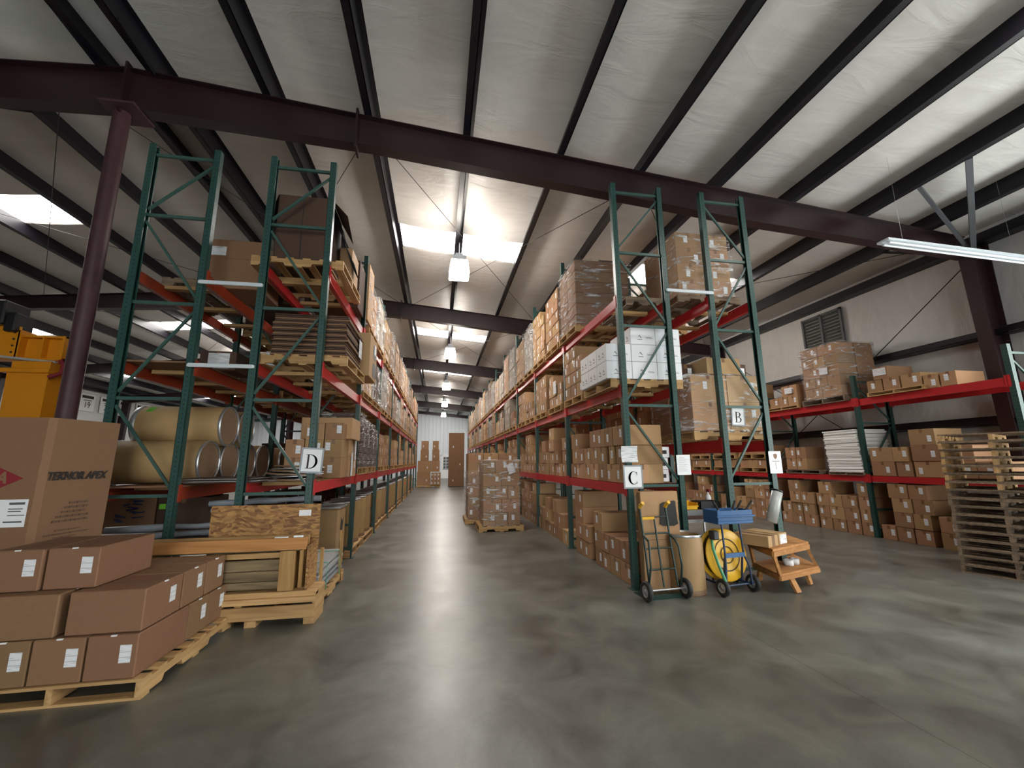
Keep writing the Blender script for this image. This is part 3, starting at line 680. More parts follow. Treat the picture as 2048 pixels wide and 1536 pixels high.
def wrap(x0, y0, z0, x1, y1, z1, label, g=None):
    mb = MB(); n = 6; rr = random.Random(int(x0 * 100 + y0 * 10)); e = 0.012
    ring = [(x0 - e, y0 - e), (x1 + e, y0 - e), (x1 + e, y1 + e), (x0 - e, y1 + e)]
    vs = []
    for k in range(n + 1):
        z = z0 + (z1 - z0) * k / n
        for (x, y) in ring:
            q = rr.uniform(-0.006, 0.012); vs.append((x + (q if x > (x0 + x1) / 2 else -q), y + (q if y > (y0 + y1) / 2 else -q), z))
    fs = [(k * 4 + j, k * 4 + (j + 1) % 4, k * 4 + 4 + (j + 1) % 4, k * 4 + 4 + j) for k in range(n) for j in range(4)]
    o = len(vs); t = 0.1
    vs += [(x + (t if x < (x0 + x1) / 2 else -t), y + (t if y < (y0 + y1) / 2 else -t), z1 + 0.008) for x, y in ring]
    fs += [(n * 4 + j, n * 4 + (j + 1) % 4, o + (j + 1) % 4, o + j) for j in range(4)]
    mb.add(vs, fs, 0, True); ob = mb.build('stretch_wrap', M['film']); return tag(ob, label, 'plastic wrap', g)
def load(side, face, y0, ln, z, rows, cols, hr, where, mat='card', d=0.72, wr=False, drop=(), pal=True, near=None, split=False, tall=None, dk=0.0):
    """one palletful; side 'R': ends face -x, 'L': ends face +x. where = 'third pallet on the middle shelf of rack C' """
    sg = 1 if side == 'R' else -1; rz = -PI / 2 if side == 'R' else PI / 2
    near = (math.hypot(face, y0) < 9) if near is None else near
    if pal:
        palletS(face + sg * 0.0, y0 + ln / 2, z, rz, ln, d + 0.02, 'wooden pallet under the load, ' + where, None, near, n=6); z += 0.125
    cw = ln / cols
    for r in range(rows):
        for c in range(cols):
            if (r, c) in drop: continue
            cc = ['near side', 'middle', 'far side'][c if cols == 3 else c * 2] if cols in (2, 3) else ('' if cols == 1 else ORD[c] + ' across')
            (CR if side == 'R' else CL)(face + sg * (0.02 + random.uniform(0, .02)), y0 + c * cw, y0 + (c + 1) * cw, z + r * hr, hr, d - .03, ('%s carton, %s %s, %s' % ({'card': 'brown', 'card_lt': 'tan', 'card_dk': 'dark', 'card_gy': 'greyish'}[mat], ROW[r], cc, where)).replace('  ', ' ').replace(' ,', ','), mat=mat)
    if wr:
        xa, xb = (face, face + d) if side == 'R' else (face - d, face)
        wrap(xa, y0, z - 0.02, xb, y0 + ln, z + rows * hr, 'clear stretch wrap around the load, ' + where)
def column_run(side, face, ys, z, hs, where, d=0.5, h=0.25, mats=None, jit=0.02, tag0=0):
    for i, (a, b) in enumerate(zip(ys[:-1], ys[1:])):
        zz = z
        for r in range(hs[i]):
            j = random.uniform(0, jit); sg = 1 if side == 'R' else -1
            mm = mats[i % len(mats)] if mats else random.choice(['card', 'card', 'card', 'card_lt'])
            hh = h * random.uniform(.97, 1.0)
            (CR if side == 'R' else CL)(face + sg * j, a + random.uniform(0, .012), b - random.uniform(0, .012), zz, hh, d, '%s carton, %s of the %s stack from the front, %s' % ('tan' if mm == 'card_lt' else 'brown', ROW[r].replace(' up', ''), ORD[i + tag0], where), mat=mm)
            zz += hh
# --- rack C, floor
FC = 2.36
w_ = 'floor under rack C'
def c1(a, b, z, h, row, st, **k): CR(FC + random.uniform(0, .015), a, b, z, h, k.pop('d', .52), 'brown carton, %s, %s along from the front post, %s' % (row, st, w_), **k)
for i, (a, b) in enumerate([(5.12, 5.46), (5.47, 5.80), (5.81, 6.08), (6.08, 6.35)]): c1(a, b, 0, .245, 'bottom row', ORD[i], pri=1)
for i, (a, b) in enumerate([(5.12, 5.46), (5.46, 5.82), (5.83, 6.08), (6.08, 6.36)]): c1(a, b, .245, .25, 'second row', ORD[i], pri=1)
c1(6.05, 6.37, .495, .26, 'third row', 'only one', pri=1, d=.62); 
for i, (a, b) in enumerate([(6.58, 6.88), (6.88, 7.25)]): c1(a, b, 0, .245, 'bottom row', ORD[4 + i], pri=1); c1(a, b, .245, .25, 'second row', ORD[4 + i], pri=1)
c1(6.86, 7.27, .495, .26, 'third row', 'last one', pri=1, d=.62); c1(6.85, 7.27, .755, .26, 'top row', 'last one', pri=1, d=.62)
column_run('R', FC, [7.72, 8.05, 8.40, 8.72, 9.08, 9.4], 0, [1, 2, 3, 1, 3], w_ + ', second bay', tag0=0)
def runs(y0, y1, lo, hi, seed, wmin=.3, wmax=.42, skip=()):
    rg = random.Random(seed); ys = [y0]; hs = []
    while ys[-1] < y1: ys.append(ys[-1] + rg.uniform(wmin, wmax)); hs.append(rg.randint(lo, hi))
    return ys, hs
for b in range(2, 12):
    ys, hs = runs(Y0 + b * PITCH - (0.5 if b == 2 else -0.06), Y0 + (b + 1) * PITCH - .42, 2, 4, b); column_run('R', FC, ys, 0, hs, w_ + ', %s bay' % ORD[b])
# --- rack C, lower shelf
w_ = 'lower shelf of rack C'; Z1 = 1.225
def c2(ls, z, h, row, **k):
    for i, (a, b) in enumerate(ls): CR(FC + random.uniform(0, .015), a, b, z, h, .52, '%s carton, %s, %s from the front post, %s' % (k.get('nm', 'brown'), row, ORD[i], w_), pri=1, mat=random.choice(['card', 'card_lt', 'card']))
c2([(5.12, 5.43), (5.43, 5.76), (5.76, 6.08), (6.08, 6.42), (6.42, 6.78), (6.78, 7.12), (7.12, 7.42)], Z1, .24, 'bottom row')
c2([(5.12, 5.42), (5.50, 5.64), (5.80, 6.11), (6.11, 6.40), (6.42, 6.70), (6.70, 7.0), (7.0, 7.30)], Z1 + .24, .25, 'middle row')
c2([(5.49, 5.77), (5.77, 6.12), (6.12, 6.41), (6.94, 7.34)], Z1 + .49, .26, 'top row')
c2([(5.10, 5.48)], Z1 + .49, .26, 'top row beside the post')
column_run('R', FC, [7.62, 7.94, 8.2, 8.5], Z1, [3, 1, 2], w_ + ', second bay', tag0=0); column_run('R', FC, [8.55, 8.95, 9.25, 9.6, 9.95], Z1, [4, 2, 3, 2], w_ + ', second bay', tag0=3)
for b in range(2, 12):
    ys, hs = runs(Y0 + b * PITCH + .05, Y0 + (b + 1) * PITCH - .42, 2, 4, 40 + b); column_run('R', FC, ys, Z1, hs, w_ + ', %s bay' % ORD[b])
# --- rack C, middle shelf
Z2 = 2.475; w_ = 'middle shelf of rack C'
t = palletS(2.24, 5.68, Z2, -PI / 2, 1.05, 1.05, 'pale wooden pallet under the white cartons on rack C', None, True)
WM = {}
def white_carton(x, y, z, rz, w, d, h, label):
    k = (w, d, h)
    if k not in WM:
        b = MB(); b.cbox(-w / 2, 0, 0, w / 2, d, h, 0.005)
        g = MB(); s = h * .28
        # swoosh-like mark and small print line on each visible face
        pts = [(-s * .55, -s * .1), (-s * .1, s * .55), (s * .5, -s * .35), (s * .2, -s * .25), (-s * .08, s * .25)]
        def mark(T): g.prism([(px * .8, pz * .8) for px, pz in pts], -0.0015, 0.0, 0, T); g.box(-s * .5, -0.0015, -s * .62, s * .5, 0, -s * .5, 0, T)
        mark(Matrix.Translation((-w * .12, 0, h * .45)))
        g.box(w * .12, -0.0015, h * .38, w * .38, 0, h * .40); g.box(w * .12, -0.0015, h * .44, w * .34, 0, h * .455)
        mark(Matrix.Translation((w / 2, d * .3, h * .45)) @ Matrix.Rotation(PI / 2, 4, 'Z')); mark(Matrix.Translation((-w / 2, d * .3, h * .45)) @ Matrix.Rotation(-PI / 2, 4, 'Z'))
        mark(Matrix.Translation((-w / 2, d * .7, h * .45)) @ Matrix.Rotation(-PI / 2, 4, 'Z'))
        WM[k] = (b.mesh('white_carton', M['white_card']), g.mesh('printed_logo', M['dgrey']))
    o = obj('white_carton', WM[k][0], None, (x, y, z), rz); tag(o, label, 'box', 'white cartons on rack C'); obj('printed_logo', WM[k][1], o); return o
for r in range(3):
    for c in range(3):
        for q in range(3):
            if r == 2 and (c == 0 or q == 2): continue
            if c == 1 and q == 1 and r < 2: continue
            white_carton(2.19 + .37 * c + .185, 5.16 + q * .345, Z2 + .125 + r * .243, 0, .365, .34, .24, 'white carton with grey logo, %s, %s column, %s rank, on rack C' % (ROW[r], ['left', 'middle', 'right'][c], ['front', 'middle', 'back'][q]))
# two-column brown load with square labels
palletS(2.27, 6.90, Z2, -PI / 2, .98, .74, 'wooden pallet under the square-labelled cartons beside the white cartons', None, True)
for r in range(4):
    for c in range(3):
        if c == 0 and r == 3: continue
        CR(FC - .06, 6.42 + c * .32, 6.42 + (c + 1) * .32, Z2 + .125 + r * .225, .225, .68, 'brown carton with white label, %s, %s column, beside the white cartons' % (ROW[r], ['near', 'middle', 'far'][c]), pri=1)
# tan load with paper sheet, second bay
load('R', 2.29, 7.66, .95, Z2, 3, 3, .225, 'second bay near post, middle shelf of rack C', mat='card_lt', drop=((2, 0), (2, 1)))
t = obj('paper_sheet', MB().box(-.002, -.10, -.13, 0, .10, .13).mesh('paper_sheet', M['label']), None, (2.283, 8.05, 2.98)); tag(t, 'white paper sheet on the tan cartons, middle shelf of rack C', 'paper')
load('R', 2.29, 8.85, 1.0, Z2, 3, 3, .27, 'second bay far end, middle shelf of rack C')
specs = [(10.02, 1.0, 2, 3, .22, 0), (11.15, 1.0, 3, 2, .27, 0), (12.6, 1.0, 2, 3, .25, 0), (13.75, 1.0, 4, 2, .25, 0), (15.05, 1.0, 3, 2, .25, 1), (16.25, 1.0, 2, 2, .25, 0), (17.5, 1.0, 4, 2, .27, 0), (18.7, 1.0, 3, 2, .25, 1), (19.95, 1.0, 4, 1, .25, 0), (21.2, 1.0, 3, 1, .28, 0), (22.4, 1.0, 4, 1, .25, 0), (23.6, 1.0, 3, 1, .25, 1), (24.9, 1.0, 4, 1, .25, 0), (26.1, 1.0, 3, 1, .25, 0), (27.4, 1.0, 4, 1, .25, 0), (28.7, 1.0, 3, 1, .25, 0), (30, 1.0, 4, 1, .25, 0), (31.4, 1.0, 4, 1, .25, 0), (32.7, 1.0, 3, 1, .25, 0)]
for i, (y, ln, r, c, h, wr) in enumerate(specs):
    dr = ((r - 1, 0),) if c > 1 and i % 2 == 0 else ()
    load('R', 2.29, y, ln, Z2, r, c, h, '%s pallet from the front, %s' % (ORD[i + 4], w_), wr=bool(wr), drop=dr, mat=['card', 'card_lt', 'card', 'card_gy'][i % 4])
# --- rack C, top shelf
Z3 = 3.705; w_ = 'top shelf of rack C'
palletS(2.27, 7.08, Z3, -PI / 2, 1.0, 1.0, 'wooden pallet under the dark wrapped load on rack C top shelf', None, True)
palletS(2.6, 5.75, Z3, -PI / 2, .95, .55, 'empty weathered wooden pallet in the first bay, rack C top shelf', None, True, 'wood_old', 'wood_old')
for r in range(6):
    for c in range(2):
        CR(2.31, 6.62 + c * .47, 6.62 + (c + 1) * .47, Z3 + .125 + r * .205, .205, 1.0, 'dark brown flat carton, %s %s, wrapped load on rack C top shelf' % (ROW[r], ['near side', 'far side'][c]), mat='card_md', pri=1, lab=0)
wrap(2.30, 6.61, Z3 + .10, 3.36, 7.57, Z3 + 1.37, 'shiny stretch wrap around the dark load, top shelf of rack C')
CR(2.85, 6.8, 7.35, Z3 + 1.375, .10, .5, 'thin dark carton lying on the wrapped load, rack C top shelf', mat='card_dk', lab=0)
load('R', 2.27, 7.70, 1.0, Z3, 5, 2, .235, 'second bay near end, ' + w_, mat='card')
load('R', 2.27, 8.85, 1.1, Z3, 6, 3, .20, 'second bay far end, ' + w_, mat='card_lt', drop=((5, 0),))
specs = [(10.1, 1.0, 5, 2, .24, 1), (11.2, 1.1, 5, 2, .22, 0), (12.62, 1.0, 6, 1, .22, 1), (13.8, 1.0, 6, 1, .22, 1), (15.0, 1.1, 5, 2, .2, 0), (16.3, 1.0, 4, 2, .24, 1), (17.55, 1.1, 5, 1, .22, 1), (18.8, 1.0, 6, 1, .22, 1), (20, 1.1, 5, 1, .22, 0), (21.3, 1.1, 6, 1, .22, 1), (22.5, 1.1, 5, 1, .22, 0), (23.8, 1.1, 6, 1, .22, 1), (25, 1.1, 5, 1, .22, 0), (26.2, 1.1, 6, 1, .22, 0), (27.5, 1.1, 5, 1, .22, 0), (28.8, 1.1, 5, 1, .22, 0), (30, 1.1, 6, 1, .22, 0), (31.3, 1.1, 5, 1, .22, 0), (32.6, 1.1, 6, 1, .22, 0)]
for i, (y, ln, r, c, h, wr) in enumerate(specs):
    load('R', 2.27, y, ln, Z3, r, c, h, '%s pallet from the front, %s' % (ORD[i + 4], w_), wr=bool(wr), mat=['card_gy', 'card_lt', 'card_gy', 'card'][i % 4])
# --- rack B
for r in range(2):
    for c in range(2):
        CF(3.40 + c * .56, 3.40 + (c + 1) * .56 if c == 0 else 4.47, 5.16, 1.905 + r * .39, .39, .55, 'large brown carton, %s %s, wrapped load with the letter B sign' % (['bottom row', 'top row'][r], ['left', 'right'][c]), mat='card_lt', pri=1, name='large_cardboard_box')
        CF(3.40 + c * .56, 3.40 + (c + 1) * .56 if c == 0 else 4.47, 5.74, 1.905 + r * .39, .39, .5, 'large brown carton behind, %s %s, wrapped load with the letter B sign' % (['bottom row', 'top row'][r], ['left', 'right'][c]), mat='card', name='large_cardboard_box')
pallet(3.935, 5.14, 1.775, 0, 1.1, 1.08, 'pale wooden pallet under the big cartons with the letter B sign', None, True)
wrap(3.40, 5.15, 1.87, 4.47, 6.25, 2.70, 'clear stretch wrap around the big cartons with the letter B sign')
CF(3.72, 4.26, 5.22, 2.71, .24, .4, 'tan carton lying on the wrapped load behind the letter B sign', mat='card_lt', pri=1, lab=0); CF(4.28, 4.5, 5.4, 2.71, .2, .35, 'small dark carton on top of the letter B load, right end', mat='card_dk', pri=1); CF(3.45, 3.70, 5.5, 2.71, .2, .35, 'small dark carton on top of the letter B load, left end', mat='card_dk', pri=1)
pallet(3.88, 5.22, 3.775, 0, 1.0, 1.05, 'dark wooden pallet under the wrapped cartons on rack B top shelf', None, True, 'wood_old', 'wood_old')
for r in range(4):
    for c in range(2):
        for q in range(2):
            CF(3.42 + c * .44, 3.42 + (c + 1) * .44, 5.26 + q * .48, 3.90 + r * .25, .25, .47, 'brown carton, %s, %s %s, wrapped load on rack B top shelf' % (ROW[r], ['front', 'back'][q], ['left', 'right'][c]), pri=1 - q)
wrap(3.42, 5.25, 3.88, 4.31, 6.22, 4.91, 'shiny stretch wrap around the cartons on rack B top shelf')
for lv, z in (('middle', 1.775), ('top', 3.775)):
    for i in range(9):
        y = 6.45 + i * 1.24 + (0.25 if i == 0 else 0)
        if lv == 'top' and i == 1: continue
        load('R', 3.72, y, 1.0, z, (3 if lv == 'middle' else 3 + i % 3), 2 if i < 4 else 1, .25, '%s pallet behind the sign load, %s shelf of rack B' % (ORD[i], lv), mat='card', near=False)
ys, hs = runs(9.0, 16.0, 2, 4, 77, .4, .5)
# --- rack A (right wall)
FA = 8.42
def a1(ls, z, h, row, where, d=.6, **k):
    for i, (a, b) in enumerate(ls): CR(FA + random.uniform(0, .02), min(a, b), max(a, b), z, h, d, 'brown carton, %s, %s counting from the left, %s' % (row, ORD[i], where), pri=1, **k)
w_ = 'floor right of the wall rack post'
a1([(7.05, 6.79), (6.78, 6.49), (6.48, 6.18), (6.07, 5.77)], 0, .265, 'bottom row', w_)
a1([(6.79, 6.46), (6.46, 6.17), (6.07, 5.77)], .265, .26, 'second row', w_)
a1([(6.79, 6.44), (6.43, 6.10)], .525, .25, 'third row', w_); a1([(6.83, 6.48), (6.48, 6.17)], .775, .26, 'top row', w_, d=.75)
a1([(5.6, 5.3), (5.3, 5.0)], 0, .265, 'bottom row behind the pallet stack', w_); a1([(5.6, 5.3), (5.3, 5.0)], .265, .265, 'second row behind the pallet stack', w_); a1([(5.6, 5.3)], .53, .265, 'third row behind the pallet stack', w_)
w_ = 'floor left of the wall rack post'
a1([(9.45, 9.15), (9.15, 8.82), (8.80, 8.47), (8.40, 8.10), (8.08, 7.77), (7.76, 7.46), (7.45, 7.19)], 0, .25, 'bottom row', w_)
a1([(9.4, 9.13), (9.13, 8.84), (8.82, 8.50), (8.40, 8.12), (8.12, 7.78), (7.78, 7.46), (7.44, 7.19)], .25, .25, 'second row', w_)
a1([(9.15, 8.84), (8.84, 8.48), (8.42, 8.10), (8.10, 7.8), (7.8, 7.48), (7.45, 7.18)], .50, .25, 'third row', w_)
a1([(9.16, 8.82), (8.34, 8.02), (7.44, 7.14)], .75, .26, 'top row', w_)
for b in range(2, 7):
    ys, hs = runs(4.75 + b * 2.41 + .05, 4.75 + (b + 1) * 2.41 - .4, 2, 4, 90 + b); column_run('R', FA, ys, 0, hs, 'floor under the wall rack, %s bay' % ORD[b])
w_ = 'lower shelf of the wall rack'
a1([(7.06, 6.62), (6.61, 6.33)], 1.175, .27, 'bottom row', w_ + ' right of the post'); a1([(6.30, 5.86)], 1.175, .28, 'bottom row beside the pallet stack', w_); a1([(6.30, 5.86)], 1.455, .28, 'middle row beside the pallet stack', w_); a1([(6.30, 5.88)], 1.735, .28, 'top row beside the pallet stack', w_)
a1([(7.06, 6.62), (6.63, 6.36)], 1.445, .27, 'top row', w_ + ' right of the post')
a1([(5.8, 5.4), (5.4, 5.0)], 1.175, .27, 'bottom row behind the pallet stack', w_); a1([(5.8, 5.4)], 1.445, .27, 'second row behind the pallet stack', w_)
palletS(8.40, 8.66, 1.175, -PI / 2, .95, .8, 'dark pallet under four small cartons on the wall rack lower shelf', None, True, 'wood_old', 'wood_old', H=.09)
a1([(9.13, 8.83), (8.83, 8.54)], 1.265, .26, 'bottom row', 'four-carton block on the wall rack', d=.5); a1([(9.13, 8.83), (8.83, 8.54)], 1.525, .26, 'top row', 'four-carton block on the wall rack', d=.5)
for i in range(5):
    y = 9.75 + i * 1.15
    load('R', 8.40, y, 1.0, 1.175, 1, 3, .22, '%s lower pallet left of rack B, wall rack lower shelf' % ORD[i], near=False)
    load('R', 8.40, y, 1.0, 1.53, 1 + (i % 2), 3 if i % 2 == 0 else 2, .22, '%s upper pallet left of rack B, wall rack lower shelf' % ORD[i], near=False, drop=((0, 2),) if i == 1 else ())
# white foam sheet stack
palletS(8.38, 7.575, 1.175, -PI / 2, .80, .8, 'dark pallet under the stack of white foam sheets', None, True, 'wood_old', 'wood_old', H=.06)
rg = random.Random(3)
t = thing('foam_sheet_stack', 'tall slumping stack of white foam sheets on the wall rack lower shelf', 'foam sheets', (8.38, 7.575, 1.236))
NL = 30; zz = 0
for i in range(NL):
    h = .029; b = MB(); ox = rg.uniform(-.012, .012); oy = rg.uniform(-.018, .018) + i * 0.0012; a0, a1_ = rg.uniform(-.006, .006), rg.uniform(-.006, .006)
    vs = []
    for (x, y) in ((ox, -.37 + oy), (ox + .75, -.37 + oy), (ox + .75, .37 + oy), (ox, .37 + oy)):
        q = a0 if y < 0 else a1_; vs.append((x, y, zz + q))
    vs += [(x, y, z + h * .86) for x, y, z in vs]
    b.add(vs, [(0, 3, 2, 1), (4, 5, 6, 7), (0, 1, 5, 4), (1, 2, 6, 5), (2, 3, 7, 6), (3, 0, 4, 7)])
    b.build('foam_sheet', M['foam'], t); zz += h
# wall rack, top shelf
Z = 2.705; w_ = 'wall rack top shelf'
palletS(8.36, 7.85, Z, -PI / 2, 1.05, 1.0, 'dark pallet under the tall wrapped carton block on the wall rack', None, True, 'wood_old', 'wood_old', H=.13)
for r in range(5):
    for c in range(2 + (r % 2)):
        n_ = 2 + (r % 2); cw = .90 / n_
        CR(8.38, 7.38 + c * cw, 7.38 + (c + 1) * cw, Z + .13 + r * .235, .235, .46, 'brown carton, %s, front %s, tall wrapped block on the wall rack' % (ROW[r], ORD[c]), pri=1, lab=0)
        CR(8.86, 7.38 + c * cw, 7.38 + (c + 1) * cw, Z + .13 + r * .235, .235, .46, 'brown carton, %s, back %s, tall wrapped block on the wall rack' % (ROW[r], ORD[c]), pri=0, lab=0)
wrap(8.37, 7.37, Z + .1, 9.33, 8.29, Z + 1.32, 'clear stretch wrap around the tall carton block on the wall rack')
t = obj('paper_sheet', MB().box(-.002, -.10, -.075, 0, .10, .075).mesh('paper_sheet', M['label']), None, (8.352, 7.72, 3.42)); tag(t, 'white paper sheet on the tall wrapped block, wall rack', 'paper')
palletS(8.36, 6.36, Z, -PI / 2, 1.0, .8, 'pale pallet under a single row of cartons, wall rack top shelf', None, True, H=.08)
a1([(6.9, 6.6), (6.58, 6.28), (6.26, 5.92)], Z + .08, .24, 'single row', w_ + ' on the pale pallet', d=.5); a1([(6.74, 6.46)], Z + .32, .24, 'upper row with paper sheet', w_)
a1([(5.9, 5.68), (5.66, 5.42)], Z, .24, 'loose pair', w_)
palletS(8.36, 9.0, Z, -PI / 2, 1.0, .8, 'pale pallet left of the tall wrapped block on the wall rack', None, True, H=.08)
a1([(9.42, 9.12), (9.12, 8.84), (8.84, 8.54)], Z + .08, .24, 'bottom row', w_ + ' far left pallet', d=.6); a1([(9.02, 8.56)], Z + .32, .26, 'upper row', w_ + ' far left pallet')
t = obj('paper_sheet', MB().box(-.002, -.11, -.07, 0, .11, .07).mesh('paper_sheet', M['label']), None, (8.405, 8.78, Z + .45)); tag(t, 'white paper sheet on the far left upper carton, wall rack', 'paper')
t = obj('paper_sheet', MB().box(-.002, -.12, -.07, 0, .12, .07).mesh('paper_sheet', M['label']), None, (8.41, 6.60, Z + .46)); tag(t, 'white paper sheet on the upper carton right of the tall block', 'paper')
for i, y in enumerate((10.0, 11.2, 12.5)): load('R', 8.40, y, 1.0, Z, 3, 2, .24, '%s pallet beyond, %s' % (ORD[i], w_), near=False)
#@@LEFT
# --- rack D
FD = -1.37
def fibre_drum(loc, r, h, label, mats=('drum', 'drum_dk', 'steel'), horizontal=None, group=None, extra=None, open_top=False):
    t = thing('fibre_drum', label, 'drum', loc, 0, group)
    if horizontal: t.rotation_euler = horizontal
    b = MB(); b.lathe([(r * .99, 0.02), (r, .04), (r, h - .05), (r * .985, h - .02)], 32)
    if open_top: b.lathe([(r * .95, .03), (r * .95, h - .02)][::-1], 32); b.disc(r * .95, .04, 32)
    else: b.disc(r * .95, h - .025, 32, 1)
    b.disc(r * .98, 0.02, 32, 0, flip=True)
    b.build('drum_body', [M[mats[0]], M[mats[1]]], t)
    b = MB(); b.lathe([(r * .96, h - .03), (r * .97, h - .004), (r * .99, h), (r * 1.015, h - .008), (r * 1.018, h - .022), (r * 1.0, h - .034)], 32); b.build('top_ring', M[mats[2]], t)
    b = MB(); b.lathe([(r * 1.005, .06), (r * 1.02, .045), (r * 1.02, .01), (r, 0), (r * .9, 0)], 32); b.build('bottom_ring', M['drum_dk' if not horizontal else 'steel'], t)
    if not open_top: b = MB(); b.disc(r * .80, h - .018, 32); b.lathe([(r * .93, h - .022), (r * .86, h - .010), (r * .80, h - .018)], 32); b.build('lid', M[mats[1]], t)
    return t
# floor drums under D
first = None
tape_me = None
for i in range(28):
    y = 7.75 + i * .60 + (0.05 if i % 3 == 0 else 0)
    lab = '%s tan fibre drum from the front in the row under rack D' % ORD[i]
    if first is None: first = fibre_drum((-1.66, y, .125), .258, .75, lab, ('drum', 'steel', 'steel'), None, 'fibre drums standing under rack D'); tt = first
    else: tt = dup(first, (-1.66 + random.uniform(-.015, .015), y, .125), random.uniform(0, 6), lab)
    if i in (0, 1):
        b = MB(); a0 = R(-30)
        for k in range(8):
            p0, p1 = R(-38 + k * 6), R(-32 + k * 6); rr = .2600
            b.add([(rr * math.cos(p0), rr * math.sin(p0), .46), (rr * math.cos(p1), rr * math.sin(p1), .46), (rr * math.cos(p1), rr * math.sin(p1), .53), (rr * math.cos(p0), rr * math.sin(p0), .53)], [(0, 1, 2, 3)])
        b.build('orange_label', M['orangetape'], tt)
for i in range(14):
    y = 8.05 + i * 1.22
    palletS(-1.38, y, 0, PI / 2, 1.15, .9, 'wooden pallet under drums, %s from the front under rack D' % ORD[i], 'drum pallets under rack D', i < 3)
# square carton drum with black print near the crate
t = thing('printed_carton_drum', 'tall tan carton drum with black printed panels beside the wooden crate', 'drum', (-1.64, 6.95, .0), 0)
b = MB(); b.cbox(-.22, -.22, 0, .22, .22, .86, .03); b.build('body', M['drum'], t)
b = MB(); b.box(-.235, -.235, .86, .235, .235, .885); b.build('lid', M['steel'], t)
b = MB(); b.box(.2205, -.12, .08, .2225, .12, .38); b.prism([(-.12, .55), (.02, .50), (.10, .72), (.0, .66), (-.1, .72)], 0, .002, 0, Matrix.Translation((.2205, 0, 0)) @ Matrix.Rotation(PI / 2, 4, 'Z')); b.build('printed_panel', M['ink'], t)
# lower shelf of D: flat stacks, cartons, wrapped stacks
ZD = 1.315
b = MB(); rg = random.Random(9)
t = thing('drum_lid_stack', 'messy pile of metal drum lids and rings on rack D lower shelf', 'drum lids', (-1.72, 5.62, ZD))
for i in range(9):
    b = MB(); T = Matrix.Translation((rg.uniform(-.06, .06) + (.05 if i > 5 else 0), rg.uniform(-.08, .08), i * .02)) @ Matrix.Rotation(R(rg.uniform(-3, 3)), 4, 'X') @ Matrix.Rotation(R(rg.uniform(-3, 3)), 4, 'Y')
    b.lathe([(.0, .006), (.24, .006), (.26, .012), (.285, .012), (.29, .0), (.285, -.004)], 28, 0, T); b.build('drum_lid', M['steel'] if i % 2 else M['drum_dk'], t)
t = thing('sheet_stack', 'flat stack of thin grey sheets across rack D lower shelf', 'sheets', (-1.75, 5.5, ZD))
t.location = (-2.2, 5.35, ZD)
for i in range(5): MB().box(-.55, -.2 + i * .01, i * .012, .25 - i * .03, .35, i * .012 + .007).build('sheet', M['steel'] if i % 2 else M['card_dk'], t)
for r, (ha, hb) in enumerate(((.28, .28), (.24, .25), (.22, .22))):
    pass
zr = [ZD, ZD + .28, ZD + .53]; hr = [.28, .25, .23]
for r in range(3):
    for c in range(3):
        if r == 2 and c == 0: continue
        CF(-2.08 + c * .25, -2.08 + (c + 1) * .25, 6.22, zr[r], hr[r], .40, 'brown carton, %s, %s column, facing the front on rack D lower shelf' % (ROW[r], ['left', 'middle', 'right'][c]), pri=1, mat='card')
CL(-1.30, 6.65, 7.12, ZD, .3, .6, 'tan carton beside the facing block, bottom, rack D lower shelf', mat='card_lt', pri=1); CL(-1.32, 6.65, 7.05, ZD + .3, .25, .6, 'tan carton beside the facing block, middle, rack D lower shelf', mat='card_lt', pri=1); CL(-1.26, 6.45, 7.1, ZD + .55, .31, .7, 'open tan carton on top of the block, rack D lower shelf', mat='card_lt', pri=1, lab=0)
def paper(x, y, z, w_, h_, face, label):
    b = MB()
    if face == 'y': b.box(-w_ / 2, -.002, -h_ / 2, w_ / 2, 0, h_ / 2)
    else: b.box(0, -w_ / 2, -h_ / 2, .002, w_ / 2, h_ / 2)
    t = b.build('paper_sheet', M['label'], None, (x, y, z)); tag(t, label, 'paper')
paper(-1.288, 6.72, 1.50, .12, .34, 'x', 'long white paper sheet hanging on tan carton, rack D lower shelf'); paper(-1.288, 6.95, 1.72, .1, .3, 'x', 'white paper sheet on the middle tan carton, rack D lower shelf')
def dark_stack(side, face, y0, ln, z, h, label, mat='greyplastic', d=.75):
    t = thing('bale_stack', label, 'wrapped stack', (face, y0 + ln / 2, z)); sg = -1 if side == 'L' else 1; n = int(h / .06); rg = random.Random(int(y0 * 10))
    b = MB()
    for i in range(n):
        e = rg.uniform(-.012, .008); b.cbox(min(sg * d, -sg * e), -ln / 2 + abs(e), i * h / n, max(sg * d, -sg * e), ln / 2 - abs(e), (i + 1) * h / n - .002, .008)
    b.build('folded_sheets', M['card_dk'], t)
    b = MB(); x0, x1 = (-d - .01, .02) if side == 'L' else (-.02, d + .01); b.add([(x0, -ln / 2 - .01, 0), (x1, -ln / 2 - .01, 0), (x1, ln / 2 + .01, 0), (x0, ln / 2 + .01, 0), (x0, -ln / 2 - .01, h), (x1, -ln / 2 - .01, h), (x1, ln / 2 + .01, h), (x0, ln / 2 + .01, h)], [(0, 1, 5, 4), (1, 2, 6, 5), (2, 3, 7, 6), (3, 0, 4, 7), (4, 5, 6, 7)])
    b.build('plastic_wrap', M['film'], t); return t
